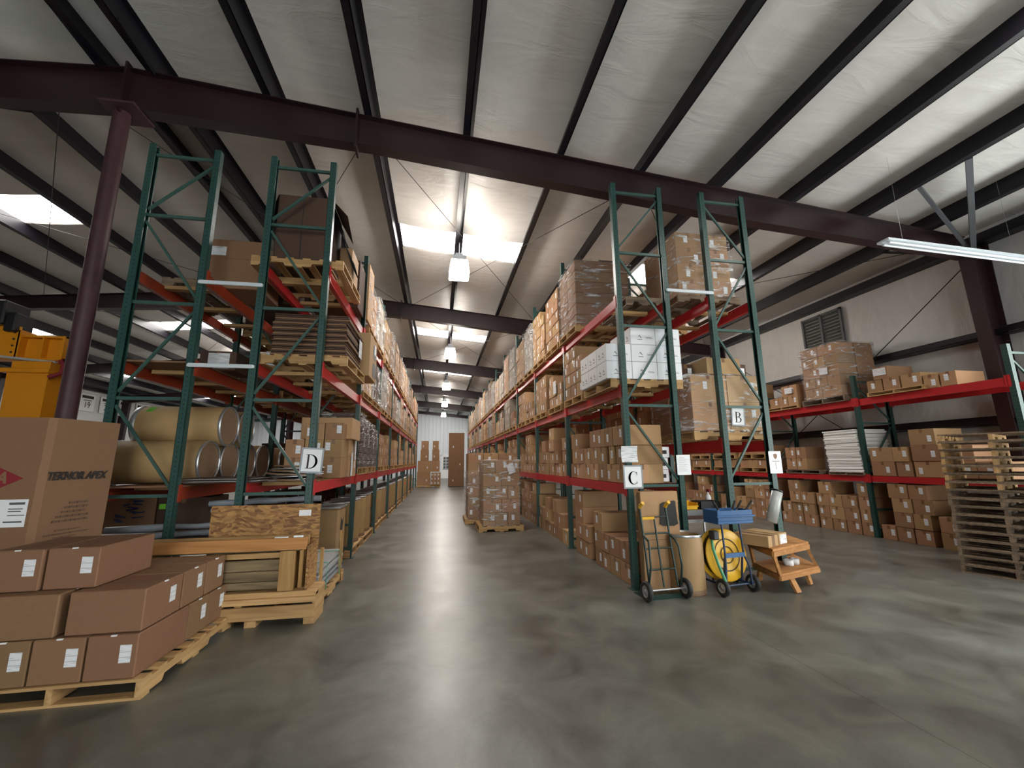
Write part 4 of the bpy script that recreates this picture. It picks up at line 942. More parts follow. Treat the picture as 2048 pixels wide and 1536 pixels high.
for i, y in enumerate((7.62, 8.75)):
    palletS(-1.36, y + .5, ZD, PI / 2, 1.0, .8, 'wooden pallet under the %s dark wrapped stack, rack D lower shelf' % ORD[i], None, True)
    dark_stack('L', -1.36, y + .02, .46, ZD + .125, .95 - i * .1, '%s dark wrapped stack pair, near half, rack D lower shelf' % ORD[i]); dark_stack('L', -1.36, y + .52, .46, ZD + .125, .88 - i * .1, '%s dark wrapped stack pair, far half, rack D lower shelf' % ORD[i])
load('L', -1.36, 10.1, 1.0, ZD, 3, 3, .25, 'third pallet on the lower shelf of rack D'); load('L', -1.36, 11.3, 1.0, ZD, 3, 2, .27, 'fourth pallet on the lower shelf of rack D', drop=((2, 0),))
for i in range(12): load('L', -1.36, 12.6 + i * 1.24, 1.05, ZD, 2 + (i * 7) % 3, 2 if i < 4 else 1, .26, '%s pallet on the lower shelf of rack D' % ORD[i + 4], mat=['card', 'card_lt'][i % 2])
# middle shelf of D
ZM = 2.655
palletS(-1.10, 5.72, ZM, PI / 2, 1.2, 1.0, 'pale wooden pallet under the flat cardboard stack, rack D middle shelf', None, True)
t = thing('flat_cardboard_stack', 'tall stack of dark flattened cardboard sheets with fanned edges, rack D middle shelf', 'cardboard sheets', (-1.85, 5.16, ZM + .125))
rg = random.Random(21)
for i in range(24):
    h = .0205; e = rg.uniform(-.012, .012); z = i * .0215; sh = rg.uniform(0, .03)
    b = MB(); b.add([(-.12 + e, e, z), (.70 + e + sh, e, z), (.70 + e + sh, .95 + e, z - .0), (-.12 + e, .95 + e, z)] + [(-.12 + e, e, z + h * .8), (.70 + e + sh, e, z + h * .8), (.70 + e + sh, .95 + e, z + h * .8), (-.12 + e, .95 + e, z + h * .8)], [(0, 3, 2, 1), (4, 5, 6, 7), (0, 1, 5, 4), (1, 2, 6, 5), (2, 3, 7, 6), (3, 0, 4, 7)]); b.build('cardboard_sheet', M['card_dk'] if i % 3 else M['card_md'], t)
paper(-1.115, 5.95, 3.08, .2, .25, 'x', 'white paper sheet on the flat cardboard stack edge, rack D')
t = thing('tall_printed_carton', 'tall tan carton with two grey patches hanging over the pallet edge, rack D', 'box', (-1.04, 6.62, ZM + .125), PI / 2)
b = MB(); b.cbox(-.33, 0, 0, .33, .85, .66, .008); b.build('carton_body', M['card_lt'], t)
b = MB()
for z in (.05, .34): b.prism([(-.02, z), (.24, z), (.27, z + .05), (.27, z + .2), (.1, z + .25), (.04, z + .22), (-.02, z + .2), (-.05, z + .1)], -.003, -.001)
b.build('grey_patch', M['dgrey'], t)
b = MB(); b.box(.06, -.006, .42, .2, -.003, .58); b.build('shipping_label', M['label'], t)
for i, (y, r, c, h, wr, m) in enumerate(((7.62, 3, 3, .2, 1, 'card_lt'), (8.75, 3, 3, .25, 1, 'card_dk'), (10.1, 4, 2, .25, 1, 'card_gy'), (11.3, 4, 2, .22, 0, 'card'), (12.6, 3, 2, .25, 1, 'card'), (13.8, 3, 2, .24, 1, 'card_gy'), (15.1, 4, 2, .24, 0, 'card'), (16.3, 3, 1, .25, 1, 'card'), (17.5, 4, 1, .25, 0, 'card'), (18.8, 3, 1, .25, 0, 'card'), (20.0, 4, 1, .25, 1, 'card'), (21.3, 3, 1, .25, 0, 'card'), (22.6, 4, 1, .25, 0, 'card'), (23.9, 3, 1, .25, 0, 'card'), (25.1, 4, 1, .25, 0, 'card'))):
    load('L', -1.33, y, 1.0, ZM, r, c, h, '%s pallet from the front, middle shelf of rack D' % ORD[i + 2], wr=bool(wr), mat=m)
# top shelf of D
ZT = 3.865
palletS(-1.22, 5.68, ZT, PI / 2, 1.15, 1.05, 'pale wooden pallet under the huge dark carton, rack D top shelf', None, True)
t = thing('huge_dark_carton', 'huge dark brown carton with open hanging flaps on rack D top shelf', 'box', (-1.74, 5.20, ZT + .125))
b = MB(); b.cbox(-.33, 0, 0, .30, .62, .90, .008); b.build('carton_body', M['card_dk'], t)
b = MB(); b.box(-.03, -.004, 0, -.02, .0, .90); b.box(-.33, -.004, .44, .30, 0, .455); b.box(-.33, -.003, .02, .3, 0, .035); b.build('seam', M['ink'], t)
b = MB(); b.add([(.30, .0, .90), (.30, .60, .90), (.46, .66, .62), (.50, .05, .70)], [(0, 1, 2, 3), (3, 2, 1, 0)]); b.build('open_flap', M['card_dk'], t); b = MB(); b.add([(-.33, 0, .9), (-.33, .5, .9), (-.42, .5, .66), (-.43, 0.04, .62)], [(0, 1, 2, 3), (3, 2, 1, 0)]); b.build('open_flap', M['card_dk'], t)
b = MB(); pts = [(0, .62, .84), (.05, .66, .62), (.13, .78, .45), (.2, .92, .2)]
vs = []
for (x, y, z) in pts: vs += [(.30 + x, y - .5, z), (.33 + x, y, z - .05)]
b.add(vs, [(0, 1, 3, 2), (2, 3, 5, 4), (4, 5, 7, 6), (0, 2, 3, 1), (2, 4, 5, 3), (4, 6, 7, 5)], 0, True); b.build('plastic_liner', M['blackrub'], t)
CL(-1.28, 5.84, 6.30, ZT + .125, .56, .7, 'tall tan carton behind the huge dark carton, near one', mat='card_lt', lab=0, pri=1); CL(-1.28, 6.42, 6.9, ZT + .01, .78, .7, 'dark carton behind the huge dark carton, rack D top shelf', mat='card_dk', lab=0, pri=1)
t = thing('standing_board', 'pale upright panel wrapped in film leaning on cartons, rack D top shelf', 'panel', (-1.22, 6.95, ZT + .0), 0); MB().box(-.03, -.02, 0, 0, .46, .98).build('panel', M['card_lt'], t); MB().box(0.001, 0, .1, .006, .44, .9).build('plastic_wrap', M['film'], t)
specs = [(7.65, 3, 2, .27, 1, 'card'), (8.75, 4, 2, .25, 1, 'card_gy'), (10.1, 4, 2, .24, 0, 'card_lt'), (11.2, 4, 2, .25, 1, 'card'), (12.6, 5, 2, .22, 0, 'card_lt'), (13.8, 4, 1, .25, 1, 'card'), (15, 4, 1, .25, 1, 'card'), (16.3, 4, 1, .25, 0, 'card'), (17.5, 4, 1, .25, 1, 'card'), (18.8, 3, 1, .25, 0, 'card'), (20, 4, 1, .25, 0, 'card'), (21.3, 3, 1, .25, 0, 'card'), (22.6, 4, 1, .25, 0, 'card'), (23.9, 4, 1, .25, 0, 'card'), (25.1, 4, 1, .25, 0, 'card')]
for i, (y, r, c, h, wr, m) in enumerate(specs): load('L', -1.30, y, 1.0, ZT, r, c, h, '%s pallet from the front, top shelf of rack D' % ORD[i + 2], wr=bool(wr), mat=m)
# --- rack E
ZE = 1.285
def hdrum(y, z, xr, L_, label, r=.245):
    return fibre_drum((xr - L_, y, z), r, L_, label, horizontal=(0, PI / 2, 0))
def E_shelf(z, n=3):
    for i in range(n):
        t = thing('shelf_board', '%s plywood shelf board from the front on the %s shelf of the orange beam rack' % (ORD[i], {1: 'lower', 2: 'middle', 3: 'top'}[round(z / 1.28)]), 'board', (XE, Y0 + .06 + i * PITCH, z)); MB().box(0.0, 0, 0, DE, PITCH - .12, .02).build('board', M['card_md'], t)
E_shelf(1.281); 
hdrum(5.55, ZE + .265, -2.66, .98, 'nearest lying fibre drum at the bottom, rack with orange beams')
hdrum(6.06, ZE + .265, -2.66, .98, 'second lying fibre drum in the bottom row, orange beam rack')
hdrum(6.58, ZE + .265, -2.66, .98, 'third lying fibre drum in the bottom row, orange beam rack')
hdrum(7.10, ZE + .265, -2.66, .98, 'fourth lying fibre drum in the bottom row, orange beam rack')
d = hdrum(5.81, ZE + .70, -2.60, .98, 'lying fibre drum with lime sticker in the top row, orange beam rack')
d2 = hdrum(6.34, ZE + .70, -2.62, .98, 'second lying fibre drum in the top row, orange beam rack')
b = MB()
for k in range(4):
    a0, a1q = R(100 + k * 6), R(106 + k * 6); rr = .248
    b.add([(rr * math.cos(-a0 - R(30)), rr * math.sin(-a0 - R(30)), .13), (rr * math.cos(-a1q - R(30)), rr * math.sin(-a1q - R(30)), .13), (rr * math.cos(-a1q - R(30)), rr * math.sin(-a1q - R(30)), .20), (rr * math.cos(-a0 - R(30)), rr * math.sin(-a0 - R(30)), .20)], [(0, 1, 2, 3), (3, 2, 1, 0)])
b.build('lime_sticker', M['limegreen'], d)
hdrum(8.2, ZE + .265, -2.72, .9, 'lying fibre drum further back, orange beam rack second bay')
CF(-3.95, -3.62, 6.4, ZE, .62, .5, 'tan upright carton left of the lying drums', mat='card_lt', pri=1)
# below: cartons, film covered rolls
CF(-3.90, -3.36, 5.9, .72, .42, .5, 'brown carton with blue print under the lying drums, left', pri=1, lab=0); CF(-3.35, -2.78, 5.9, .72, .40, .5, 'dark carton with lime paper under the lying drums', mat='card_dk', pri=1, lab=0)
t = thing('steel_shelf_deck', 'low steel deck under the lying drums in the orange beam rack', 'shelf', (XE - .52, 5.25, .64)); MB().box(0, 0, 0, 1.25, 1.6, .03).build('deck', M['dgrey'], t); [MB().box(x, y, -.64, x + .05, y + .05, 0).build('leg', M['dgrey'], t) for x in (0.02, 1.17) for y in (0.05, 1.5)]
b = MB(); rg = random.Random(4)
for i in range(14): x = -3.82 + rg.uniform(0, .24); z = .86 + i * .018; b.bar((x, 5.895, z), (x + rg.uniform(.06, .14), 5.895, z + rg.uniform(-.02, .02)), .004, .014)
t = b.build('blue_print', M['blueink'], None); tag(t, 'blue printed lettering patch on a carton under the lying drums', 'print')
t = MB().box(-3.32, 5.885, .99, -3.14, 5.895, 1.05).build('lime_paper', M['limegreen']); tag(t, 'lime green paper on the dark carton under the lying drums', 'paper')
for i, (x0, x1, y, z) in enumerate(((-3.6, -2.0, 5.42, .74), (-3.5, -1.95, 5.36, .83), (-2.6, -1.5, 5.6, .98), (-2.7, -1.45, 5.75, 1.05))):
    b = MB(); rg = random.Random(i); b.tube([(x0 + (x1 - x0) * k / 7, y + rg.uniform(-.01, .01), z + k * .006 + rg.uniform(-.008, .008)) for k in range(8)], [.034 * rg.uniform(.8, 1.2) for k in range(8)], 10); t = b.build('film_covered_roll', M['greyplastic']); tag(t, ['lowest', 'second', 'third', 'topmost'][i] + ' silvery film wrapped roll lying behind the strand board panel', 'roll')
t = thing('low_support_table', 'low dark table carrying the silvery rolls behind the crate', 'table', (-3.45, 5.28, 0)); MB().box(0, 0, .67, 2.0, .6, .70).build('top', M['dgrey'], t); [MB().box(x, y, 0, x + .05, y + .05, .67).build('leg', M['dgrey'], t) for x in (.02, 1.9) for y in (.02, .52)]
CF(-2.55, -2.0, 6.2, .30, .42, .6, 'dark carton under rack D behind the silvery rolls', mat='card_dk', lab=0)
ZE2 = 2.635
for i in range(2): E_shelf(ZE2, 1) if i == 0 else None
CF(-2.92, -2.50, 5.55, ZE2 + .02, .24, .5, 'dark carton with large white label on the orange beam rack', mat='card_dk', pri=1, lab=0); paper(-2.70, 5.548, ZE2 + .14, .24, .19, 'y', 'large white label sheet on a dark carton, orange beam rack')
CF(-2.42, -2.05, 5.9, ZE2 + .02, .34, .5, 'brown carton with white film label between the racks', mat='card', pri=1, lab=0); paper(-2.28, 5.898, ZE2 + .26, .26, .18, 'y', 'crinkled white sheet on the carton between the two left racks')
ZE3 = 3.705
palletS(-2.7, 6.1, ZE3, PI / 2, 1.1, .75, 'wooden pallet under the wide brown carton, orange beam rack top', None, True, 'wood_old', 'wood_old')
t = thing('wide_brown_carton', 'wide brown carton with white label on the orange beam rack top shelf', 'box', (-2.62, 5.50, 3.72)); t.location.z = ZE3 + .0
b = MB(); b.cbox(-.33, 0, 0, .33, .6, .66, .008); b.build('carton_body', M['card_md'], t); b = MB(); b.box(-.33, -.003, .40, .33, 0, .41); b.build('packing_tape', M['tape'], t); b = MB(); b.box(-.30, -.004, .44, -.12, -.001, .56); b.build('shipping_label', M['label'], t)
CF(-2.55, -2.2, 6.3, ZE3 + .125, .75, .6, 'tall dark carton behind the wide brown carton', mat='card_dk', lab=0)
t = MB().box(-3.0, 5.7, 3.72, -2.95, 6.2, 4.35).build('display_board', M['white']); tag(t, 'white panel edge beside the wide brown carton, orange beam rack', 'panel')
for i in range(3):
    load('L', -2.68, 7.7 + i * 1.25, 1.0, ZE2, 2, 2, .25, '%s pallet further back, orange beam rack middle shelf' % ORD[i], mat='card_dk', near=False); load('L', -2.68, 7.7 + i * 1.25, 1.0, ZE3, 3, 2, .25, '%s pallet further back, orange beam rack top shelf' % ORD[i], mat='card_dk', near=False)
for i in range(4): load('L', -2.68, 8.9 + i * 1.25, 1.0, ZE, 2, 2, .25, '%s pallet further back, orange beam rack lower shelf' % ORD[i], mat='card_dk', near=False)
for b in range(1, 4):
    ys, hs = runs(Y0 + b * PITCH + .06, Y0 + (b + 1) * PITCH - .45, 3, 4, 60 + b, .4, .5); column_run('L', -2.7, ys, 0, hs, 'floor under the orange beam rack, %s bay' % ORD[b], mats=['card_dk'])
# ================================================================== LEFT FOREGROUND
pallet(-1.90, 4.10, 0, PI / 2, 1.30, 1.05, 'pale wooden pallet under the stacked cartons at lower left', None, True, n=8)
def big(x0, x1, y0, y1, z, h, label, face='y'):
    wv = (x1 - x0, y1 - y0)
    t = thing('cardboard_box', label, 'box', ((x0 + x1) / 2, y0, z), 0, 'cartons on the lower left pallet')
    b = MB(); b.cbox(-wv[0] / 2 + .003, 0, 0, wv[0] / 2 - .003, wv[1] - .004, h - .004, .007)
    b.build('carton_body', M['card_md'], t)
    b = MB(); b.box(-wv[0] / 2 + .01, wv[1] / 2 - .002, h - .004, wv[0] / 2 - .01, wv[1] / 2 + .002, h - .0025) if face == 'x' else b.box(-.002, .01, h - .004, .002, wv[1] - .01, h - .0025); b.build('flap_seam', M['ink_faint'], t)
    if face == 'y': l = MB().box(-.034, -.0025, -.055, .034, 0, .055).build('shipping_label', M['label'], t, (wv[0] * .27, 0, h * .56))
    else: l = MB().box(-.0, -.034, -.055, .0025, .034, .055).build('shipping_label', M['label'], t, (wv[0] / 2 - .002, wv[1] * .72, h * .56))
    b = MB(); b.box(-.016, -.003, h - .010, .016, .01, h - .002) if face == 'y' else b.box(wv[0] / 2 - .01, wv[1] / 2 - .016, h - .010, wv[0] / 2 + .003, wv[1] / 2 + .016, h - .002); b.build('tape_end', M['white'], t)
H1 = .275; zp = .128
nm = 'on the lower left pallet'
big(-2.89, -2.58, 3.46, 4.05, zp, H1, 'brown carton, bottom row, leftmost, ' + nm); big(-2.575, -2.27, 3.46, 4.05, zp, H1, 'brown carton, bottom row, middle, ' + nm); big(-2.265, -1.96, 3.46, 4.05, zp, H1, 'brown carton, bottom row, right corner, ' + nm)
big(-2.55, -1.96, 4.055, 4.36, zp, H1, 'brown carton, bottom row, along the right side, ' + nm, 'x'); big(-2.55, -1.96, 4.365, 4.67, zp, H1, 'brown carton, bottom row, rearmost on the right side, ' + nm, 'x')
big(-2.56, -2.5, 3.5, 3.5, 0, 0, '', 'x') if False else None
big(-3.00, -2.47, 3.47, 3.78, zp + H1, H1, 'brown carton, middle row, left long one, ' + nm, 'x'); big(-2.43, -1.97, 3.49, 3.93, zp + H1, H1, 'brown carton, middle row, large right corner one, ' + nm, 'x')
big(-2.55, -1.97, 3.94, 4.27, zp + H1, H1, 'brown carton, middle row, right side centre, ' + nm, 'x'); big(-2.55, -1.97, 4.28, 4.60, zp + H1, H1, 'brown carton, middle row, right side rear, ' + nm, 'x')
big(-3.00, -2.57, 3.79, 4.2, zp + H1, H1, 'brown carton, middle row, hidden left rear, ' + nm, 'x')
big(-2.99, -2.675, 3.56, 4.15, zp + 2 * H1, H1, 'brown carton, top row, left one, ' + nm); big(-2.67, -2.345, 3.58, 4.17, zp + 2 * H1, H1, 'brown carton, top row, right one, ' + nm)
# pallet stack carrying the tall printed octagonal bin
for k in range(6):
    pallet(-3.10 + (k % 2) * .015, 4.545, k * .1375, PI / 2 + R((k % 3 - 1) * .6), .84, 1.0, ['lowest', 'second lowest', 'third', 'fourth', 'fifth', 'topmost'][k] + ' wooden pallet under the tall printed octagonal bin', None, k > 3, H=.1365, n=6)
t = thing('octagonal_bulk_bin', 'tall brown octagonal cardboard bulk bin with red diamond logo and black lettering', 'box', (-3.65, 4.21, .828))
oc = [(-.30, 0), (.335, 0), (.372, .04), (.49, .58), (.38, .68), (-.28, .72), (-.42, .58), (-.44, .12)]
hB = 1.10
b = MB(); n = len(oc)
vs = [(x, y, 0) for x, y in oc] + [(x * 1.02, y - .0 if y < .3 else y * 1.01, hB) for x, y in oc]
b.add(vs, [tuple(range(n))[::-1], tuple(range(n, 2 * n))] + [(i, (i + 1) % n, (i + 1) % n + n, i + n) for i in range(n)])
b.build('bin_body', M['card_md'], t)
b = MB(); b.prism([(-.15, .59), (.04, .69), (.24, .59), (.04, .49)], -.003, -.001); b.build('red_diamond_logo', M['redink'], t)
put_text('logo_letters', text_mesh('TA', .13, M['card_md'], .3, .004), t, (.04, -.004, .592))
b = MB(); b.box(-.30, -.004, .20, .31, -.002, .42); b.build('shipping_label', M['white'], t)
put_text('label_text', text_mesh('SARLINK', .045, M['ink'], 0, .001), t, (-.08, -.005, .385)); 
b = MB()
for (xa, xb, z, h) in ((-.28, .12, .235, .016), (.16, .29, .235, .012), (-.28, -.1, .34, .008), (-.28, -.14, .32, .008), (0, .13, .30, .006), (0, .13, .285, .006), (.18, .28, .34, .008), (.18, .27, .32, .008), (.18, .25, .29, .006), (.25, .30, .29, .006), (.18, .29, .378, .018)): b.box(xa, -.005, z, xb, -.004, z + h)
b.build('label_print', M['dgrey'], t)
# lettering on the right face
fa = math.atan2(.58 - .04, .49 - .372)
o = put_text('lettering', text_mesh('TEKNOR APEX', .075, M['ink'], .25, .003), t, (.437, .27, .60), fa); o.scale = (1, 1.25, 1) 
b = MB(); rg = random.Random(2)
T = Matrix.Translation((.376, .045, 0)) @ Matrix.Rotation(fa, 4, 'Z')
def words(x0, x1, z, h):
    x = x0
    while x < x1 - .01:
        wl = rg.uniform(.025, .06); b.box(x, -.012, z, min(x + wl, x1), -.009, z + h, 0, T); x += wl + .008
for k, (xa, xb) in enumerate(((.20, .36), (.17, .36), (.15, .36), (.11, .38), (.09, .38))): words(xa, xb, .36 - k * .038, .017)
for k, (xa, xb) in enumerate(((.12, .34), (.04, .40), (.12, .3))): words(xa, xb, .135 - k * .03, .010)
b.build('printed_text', M['ink_faint'], t)
# standing strand board, wooden crate, low pallet
t = thing('strand_board_panel', 'upright oriented strand board panel with small white label behind the wooden crate', 'board', (-1.77, 4.94, .31))
MB().box(-.53, 0, 0, .53, .02, .78).build('board', M['osb'], t); MB().box(.51, -.30, 0, .53, 0, .40).build('side_board', M['osb'], t)
MB().box(.32, -.003, .66, .44, -.001, .72).build('paper_label', M['white'], t)
t = thing('wooden_crate', 'open slatted pine crate of pallet boards in front of the strand board', 'crate', (-1.27, 4.66, .31))
def bd(nm, x0, y0, z0, x1, y1, z1, m='woodx'): MB().cbox(x0, y0, z0, x1, y1, z1, .003).build(nm, M[m], t)
bd('top_rail', -1.55, -.03, .375, .0, .02, .485, 'wood_bench'); bd('top_rail', -1.55, .20, .375, -.04, .24, .48)
for z, h in ((.30, .05), (.185, .10), (.09, .09), (.02, .065)): bd('slat', -1.50, .0, z, -.22, .022, z + h, 'wood_olive' if z < .28 else 'woodx')
for x in (-1.45, -.85): bd('corner_post', x, .02, 0, x + .09, .22, .375, 'woodz')
bd('corner_post', -.235, -.03, -.0, -.10, .03, .365, 'woodz'); bd('corner_post', -.19, .03, .0, -.11, .24, .375, 'woodz'); bd('side_post', -.08, .06, .0, -.04, .2, .37, 'woodz')
bd('deck', -1.5, .0, .36, -.05, .24, .375, 'wood_olive')
b = MB(); b.cbox(-.30, -.02, .486, -.18, .01, .496, .002); b.cbox(-.13, -.02, .486, -.04, .01, .505, .005); b.build('paper_scrap', M['white'], t)
t = thing('heavy_pallet', 'heavy two-tier pine pallet base carrying the slatted crate', 'pallet', (-1.15, 4.60, 0))
for z0, z1, m in ((.255, .305, 'woodx'), (.205, .255, 'woodx'), (.07, .185, 'woodx')): MB().cbox(-1.35, (0 if z1 < .3 else .03), z0, 0, .035 if z1 < .3 else .12, z1, .003).build('front_board', M[m], t)
for y in (.14, .26): MB().cbox(-1.35, y, .285, 0, y + .09, .305, .002).build('deck_board', M['woodx'], t)
for x in (-1.30, -.62, -.10): MB().cbox(x, .035 if x > -1 else .04, 0, x + .10, .36, .07, .003).build('foot', M['woody'], t)
MB().cbox(-.03, .036, .07, 0, .38, .285, .003).build('side_board', M['woody'], t); MB().cbox(-1.35, .036, .07, -1.31, .38, .285, .003).build('side_board', M['woody'], t); MB().cbox(-.72, .036, .07, -.66, .38, .285, .003).build('stringer', M['woody'], t)
# strapped sheets on a low pallet under rack D, near the aisle
pallet(-1.22, 5.62, 0, PI / 2, 1.25, .8, 'low wooden pallet under the strapped grey sheets beside rack D', None, True)
t = thing('strapped_sheet_bundle', 'bundle of grey sheets with green straps on a low pallet beside rack D', 'sheet bundle', (-1.62, 5.62, .125)); rg = random.Random(8)
for i in range(9):
    e = rg.uniform(-.02, .02); MB().box(-.36, -.58 + e, i * .03, .36 + e, .60 + e, i * .03 + .024).build('sheet', M['greyplastic'] if i % 2 else M['grey'], t)
b = MB()
for y in (-.3, .35): b.tube([(-.39, y, .0), (-.39, y, .285), (.40, y, .285), (.40, y, .0)], .005, 6)
b.build('green_strap', M['green'], t)
MB().box(.37, -.52, -.10, .40, -.48, .48).build('wooden_stake', M['woodz'], t); MB().box(.37, .42, -.10, .40, .46, .52).build('wooden_stake', M['woodz'], t)
# ================================================================== RIGHT CENTRE: hand truck and tools
t = thing('hand_truck', 'dark green two-wheel hand truck with yellow grips leaning at the letter C post', 'hand truck', (2.52, 4.62, 0), R(4))
lean = .16
def P3(x, s, z, f=0): return (x, f + lean * (z / 1.05) , z)
b = MB()
for x in (-.17, .17): b.tube([P3(x * 1.05, 0, .12), P3(x, 0, .5), P3(x, 0, .97)], .013, 8)
b.tube([P3(0, 0, .12), P3(0, 0, .85)], .011, 8)
for z in (.30, .52, .68): b.tube([P3(-.17, 0, z), P3(-.08, 0, z, .012), P3(.08, 0, z, .012), P3(.17, 0, z)], .010, 8)
b.tube([P3(-.17, 0, .86), P3(.17, 0, .86)], .009, 8)
b.build('frame', M['dgreen'], t)
for x in (-.17, .17):
    b = MB(); b.tube([P3(x, 0, .66), P3(x * 1.0, 0, .62, -.09), P3(x * 1.1, 0, .55, -.12), P3(x * 1.15, 0, .35, -.11), (x * 1.2, .0, .13)], .012, 8); b.build('side_rail', M['dgreen'], t)
    b = MB(); b.tube([P3(x, 0, .97), P3(x * 1.0, 0, 1.0, -.03), P3(x, 0, 1.03, -.09)], .021, 10); b.build('grip', M['yellow'], t)
b = MB(); b.cbox(-.16, -.01, .835, .0, .0, .865, .002, 0, Matrix.Translation((0, lean * .8, 0))); b.build('yellow_plate', M['yellow'], t)
b = MB(); b.box(-.22, .02, .0, .16, .30, .012); b.box(-.2, .0, .0, .2, .03, .05); b.build('toe_plate', M['dgreen'], t)
def wheel(par, x, y, r, wd=.05, hub='steel'):
    T = Matrix.Translation((x, y, r)) @ Matrix.Rotation(PI / 2, 4, 'Y')
    b = MB(); h = wd / 2; b.lathe([(r * .58, -h * .7), (r * .66, -h), (r * .9, -h), (r * .99, -h * .5), (r, 0), (r * .99, h * .5), (r * .9, h), (r * .66, h), (r * .58, h * .7)], 28, 0, T); w1 = b.build('wheel', M['blackrub'], par)
    b = MB(); b.lathe([(0, -h * .9), (r * .2, -h * .9), (r * .22, -h * .5), (r * .5, -h * .3), (r * .6, -h * .7)], 20, 0, T); b.lathe([(r * .6, h * .7), (r * .5, h * .3), (r * .22, h * .5), (r * .2, h * .9), (0, h * .9)], 20, 0, T); b.build('hub', M[hub], w1)
wheel(t, -.245, -.02, .105); wheel(t, .245, -.02, .105)
b = MB(); b.tube([(-.27, -.02, .105), (.27, -.02, .105)], .010, 8); b.build('axle', M['steel'], t)
t = thing('tall_narrow_carton', 'tall tan carton with black cloth behind the green hand truck', 'box', (2.64, 4.96, 0)); t.location = (2.66, 4.865, .0)
t['label'] = 'tall narrow tan carton standing behind the green hand truck'
b = MB(); b.cbox(-.25, 0, .0, .24, .11, 1.14, .006); b.build('carton_body', M['card_lt'], t); b = MB(); b.box(-.25, -.002, .58, .24, .0, .585); b.build('fold_line', M['tape'], t)
b = MB(); pts = [(-.02, .76), (.0, .99), (.03, 1.01), (.18, 1.03), (.20, 1.02), (.21, .80), (.22, .76), (.16, .735), (.02, .74)]; b.prism(pts, -.012, -.003); t2 = b.build('black_pad', M['blackrub'], None, (2.66, 4.865, 0)); tag(t2, 'black rubber pad hung on the tall carton behind the hand truck', 'pad')
fibre_drum((2.92, 4.82, 0), .198, .66, 'open empty tan fibre drum with metal rim beside the hand truck', open_top=True)
# reel cart
t = thing('banding_cart', 'blue strapping cart holding a large yellow reel, on two wheels', 'cart', (3.42, 4.62, 0), R(8))
b = MB(); T = Matrix.Translation((-.02, .16, .40)) @ Matrix.Rotation(R(-8), 4, 'X') @ Matrix.Rotation(PI / 2, 4, 'X')
for z0 in (-.075, .045):
    b.lathe([(0, z0), (.11, z0), (.115, z0 + .008), (.18, z0 + .008), (.185, z0), (.285, z0), (.295, z0 + .012), (.285, z0 + .024), (.185, z0 + .02), (0, z0 + .02)], 40, 0, T)
b.lathe([(.10, -.07), (.10, .06)], 24, 0, T); b.build('yellow_reel', M['yellow'], t)
b = MB(); b.lathe([(.17, .072), (.175, .076), (.182, .072)], 40, 0, T); b.lathe([(.085, .072), (.09, .076), (.096, .072)], 30, 0, T); b.lathe([(.25, -.05), (.25, .04)], 40, 0, T); b.build('strapping_coil', M['blackrub'], t)
b = MB()
for x in (-.13, .13):
    b.tube([(x * 1.0, .02, .77), (x * 1.05, .0, .42), (x * 1.3, -.03, .30), (x * 1.45, -.03, .10)], .012, 8); b.tube([(x, .02, .40), (x, .06, .12)], .012, 8)
    b.tube([(x * 1.2, .34, .10), (x * 1.1, .30, .6)], .012, 8); b.tube([(x * 1.45, -.03, .10), (x * 1.2, .34, .10)], .012, 8)
b.box(-.14, -.012, .40, .14, .0, .45); b.tube([(-.25, -.0, .10), (.25, -.0, .10)], .012, 8); b.build('frame', M['navy'], t)
b = MB(); b.box(-.14, -.016, .40, .14, -.012, .45); b.build('cross_plate', M['bluepaint'], t)
b = MB(); b.tube([(-.22, .10, .62), (-.28, .02, .50), (-.28, -.04, .35), (-.20, -.07, .10)], .016, 8); b.build('green_handle', M['green'], t)
b = MB(); b.cbox(-.27, .0, .60, -.19, .09, .70, .01); b.build('tensioner', M['black'], t)
wheel(t, -.23, -.02, .095); wheel(t, .25, .02, .095)
b = MB(); b.cbox(-.25, -.02, .765, .24, .24, .80, .004); b.cbox(-.25, -.02, .80, -.24, .24, .92, .002); b.cbox(.23, -.02, .80, .24, .24, .92, .002); b.cbox(-.25, -.02, .80, .24, -.01, .92, .002); b.cbox(-.25, .23, .80, .24, .24, .92, .002); b.cbox(-.27, -.04, .845, .26, -.02, .865, .003)
b2 = b; tb = b.build('tool_tray', M['bluepaint'], None, (3.50, 4.66, 0)); tb.rotation_euler = (0, 0, R(3)); tag(tb, 'open blue metal tool tray on top of the yellow reel cart', 'tray')
for i, (dx, dy, tx) in enumerate(((.02, .1, .10), (.08, .12, .14), (-.05, .12, -.12), (.14, .06, .18))):
    b = MB(); b.tube([(0, 0, 0), (tx * .5, 0, .11)], .006, 6, 0); b.tube([(tx * .5, 0, .11), (tx, 0, .21)], .013, 8, 1); o = b.build('hand_tool', [M['steel'], M['ink']], None, (3.50 + dx, 4.68 + dy, .805)); tag(o, 'dark handled strapping tool standing in the blue tray, %s' % ['centre', 'right of centre', 'left', 'far right'][i], 'tool')
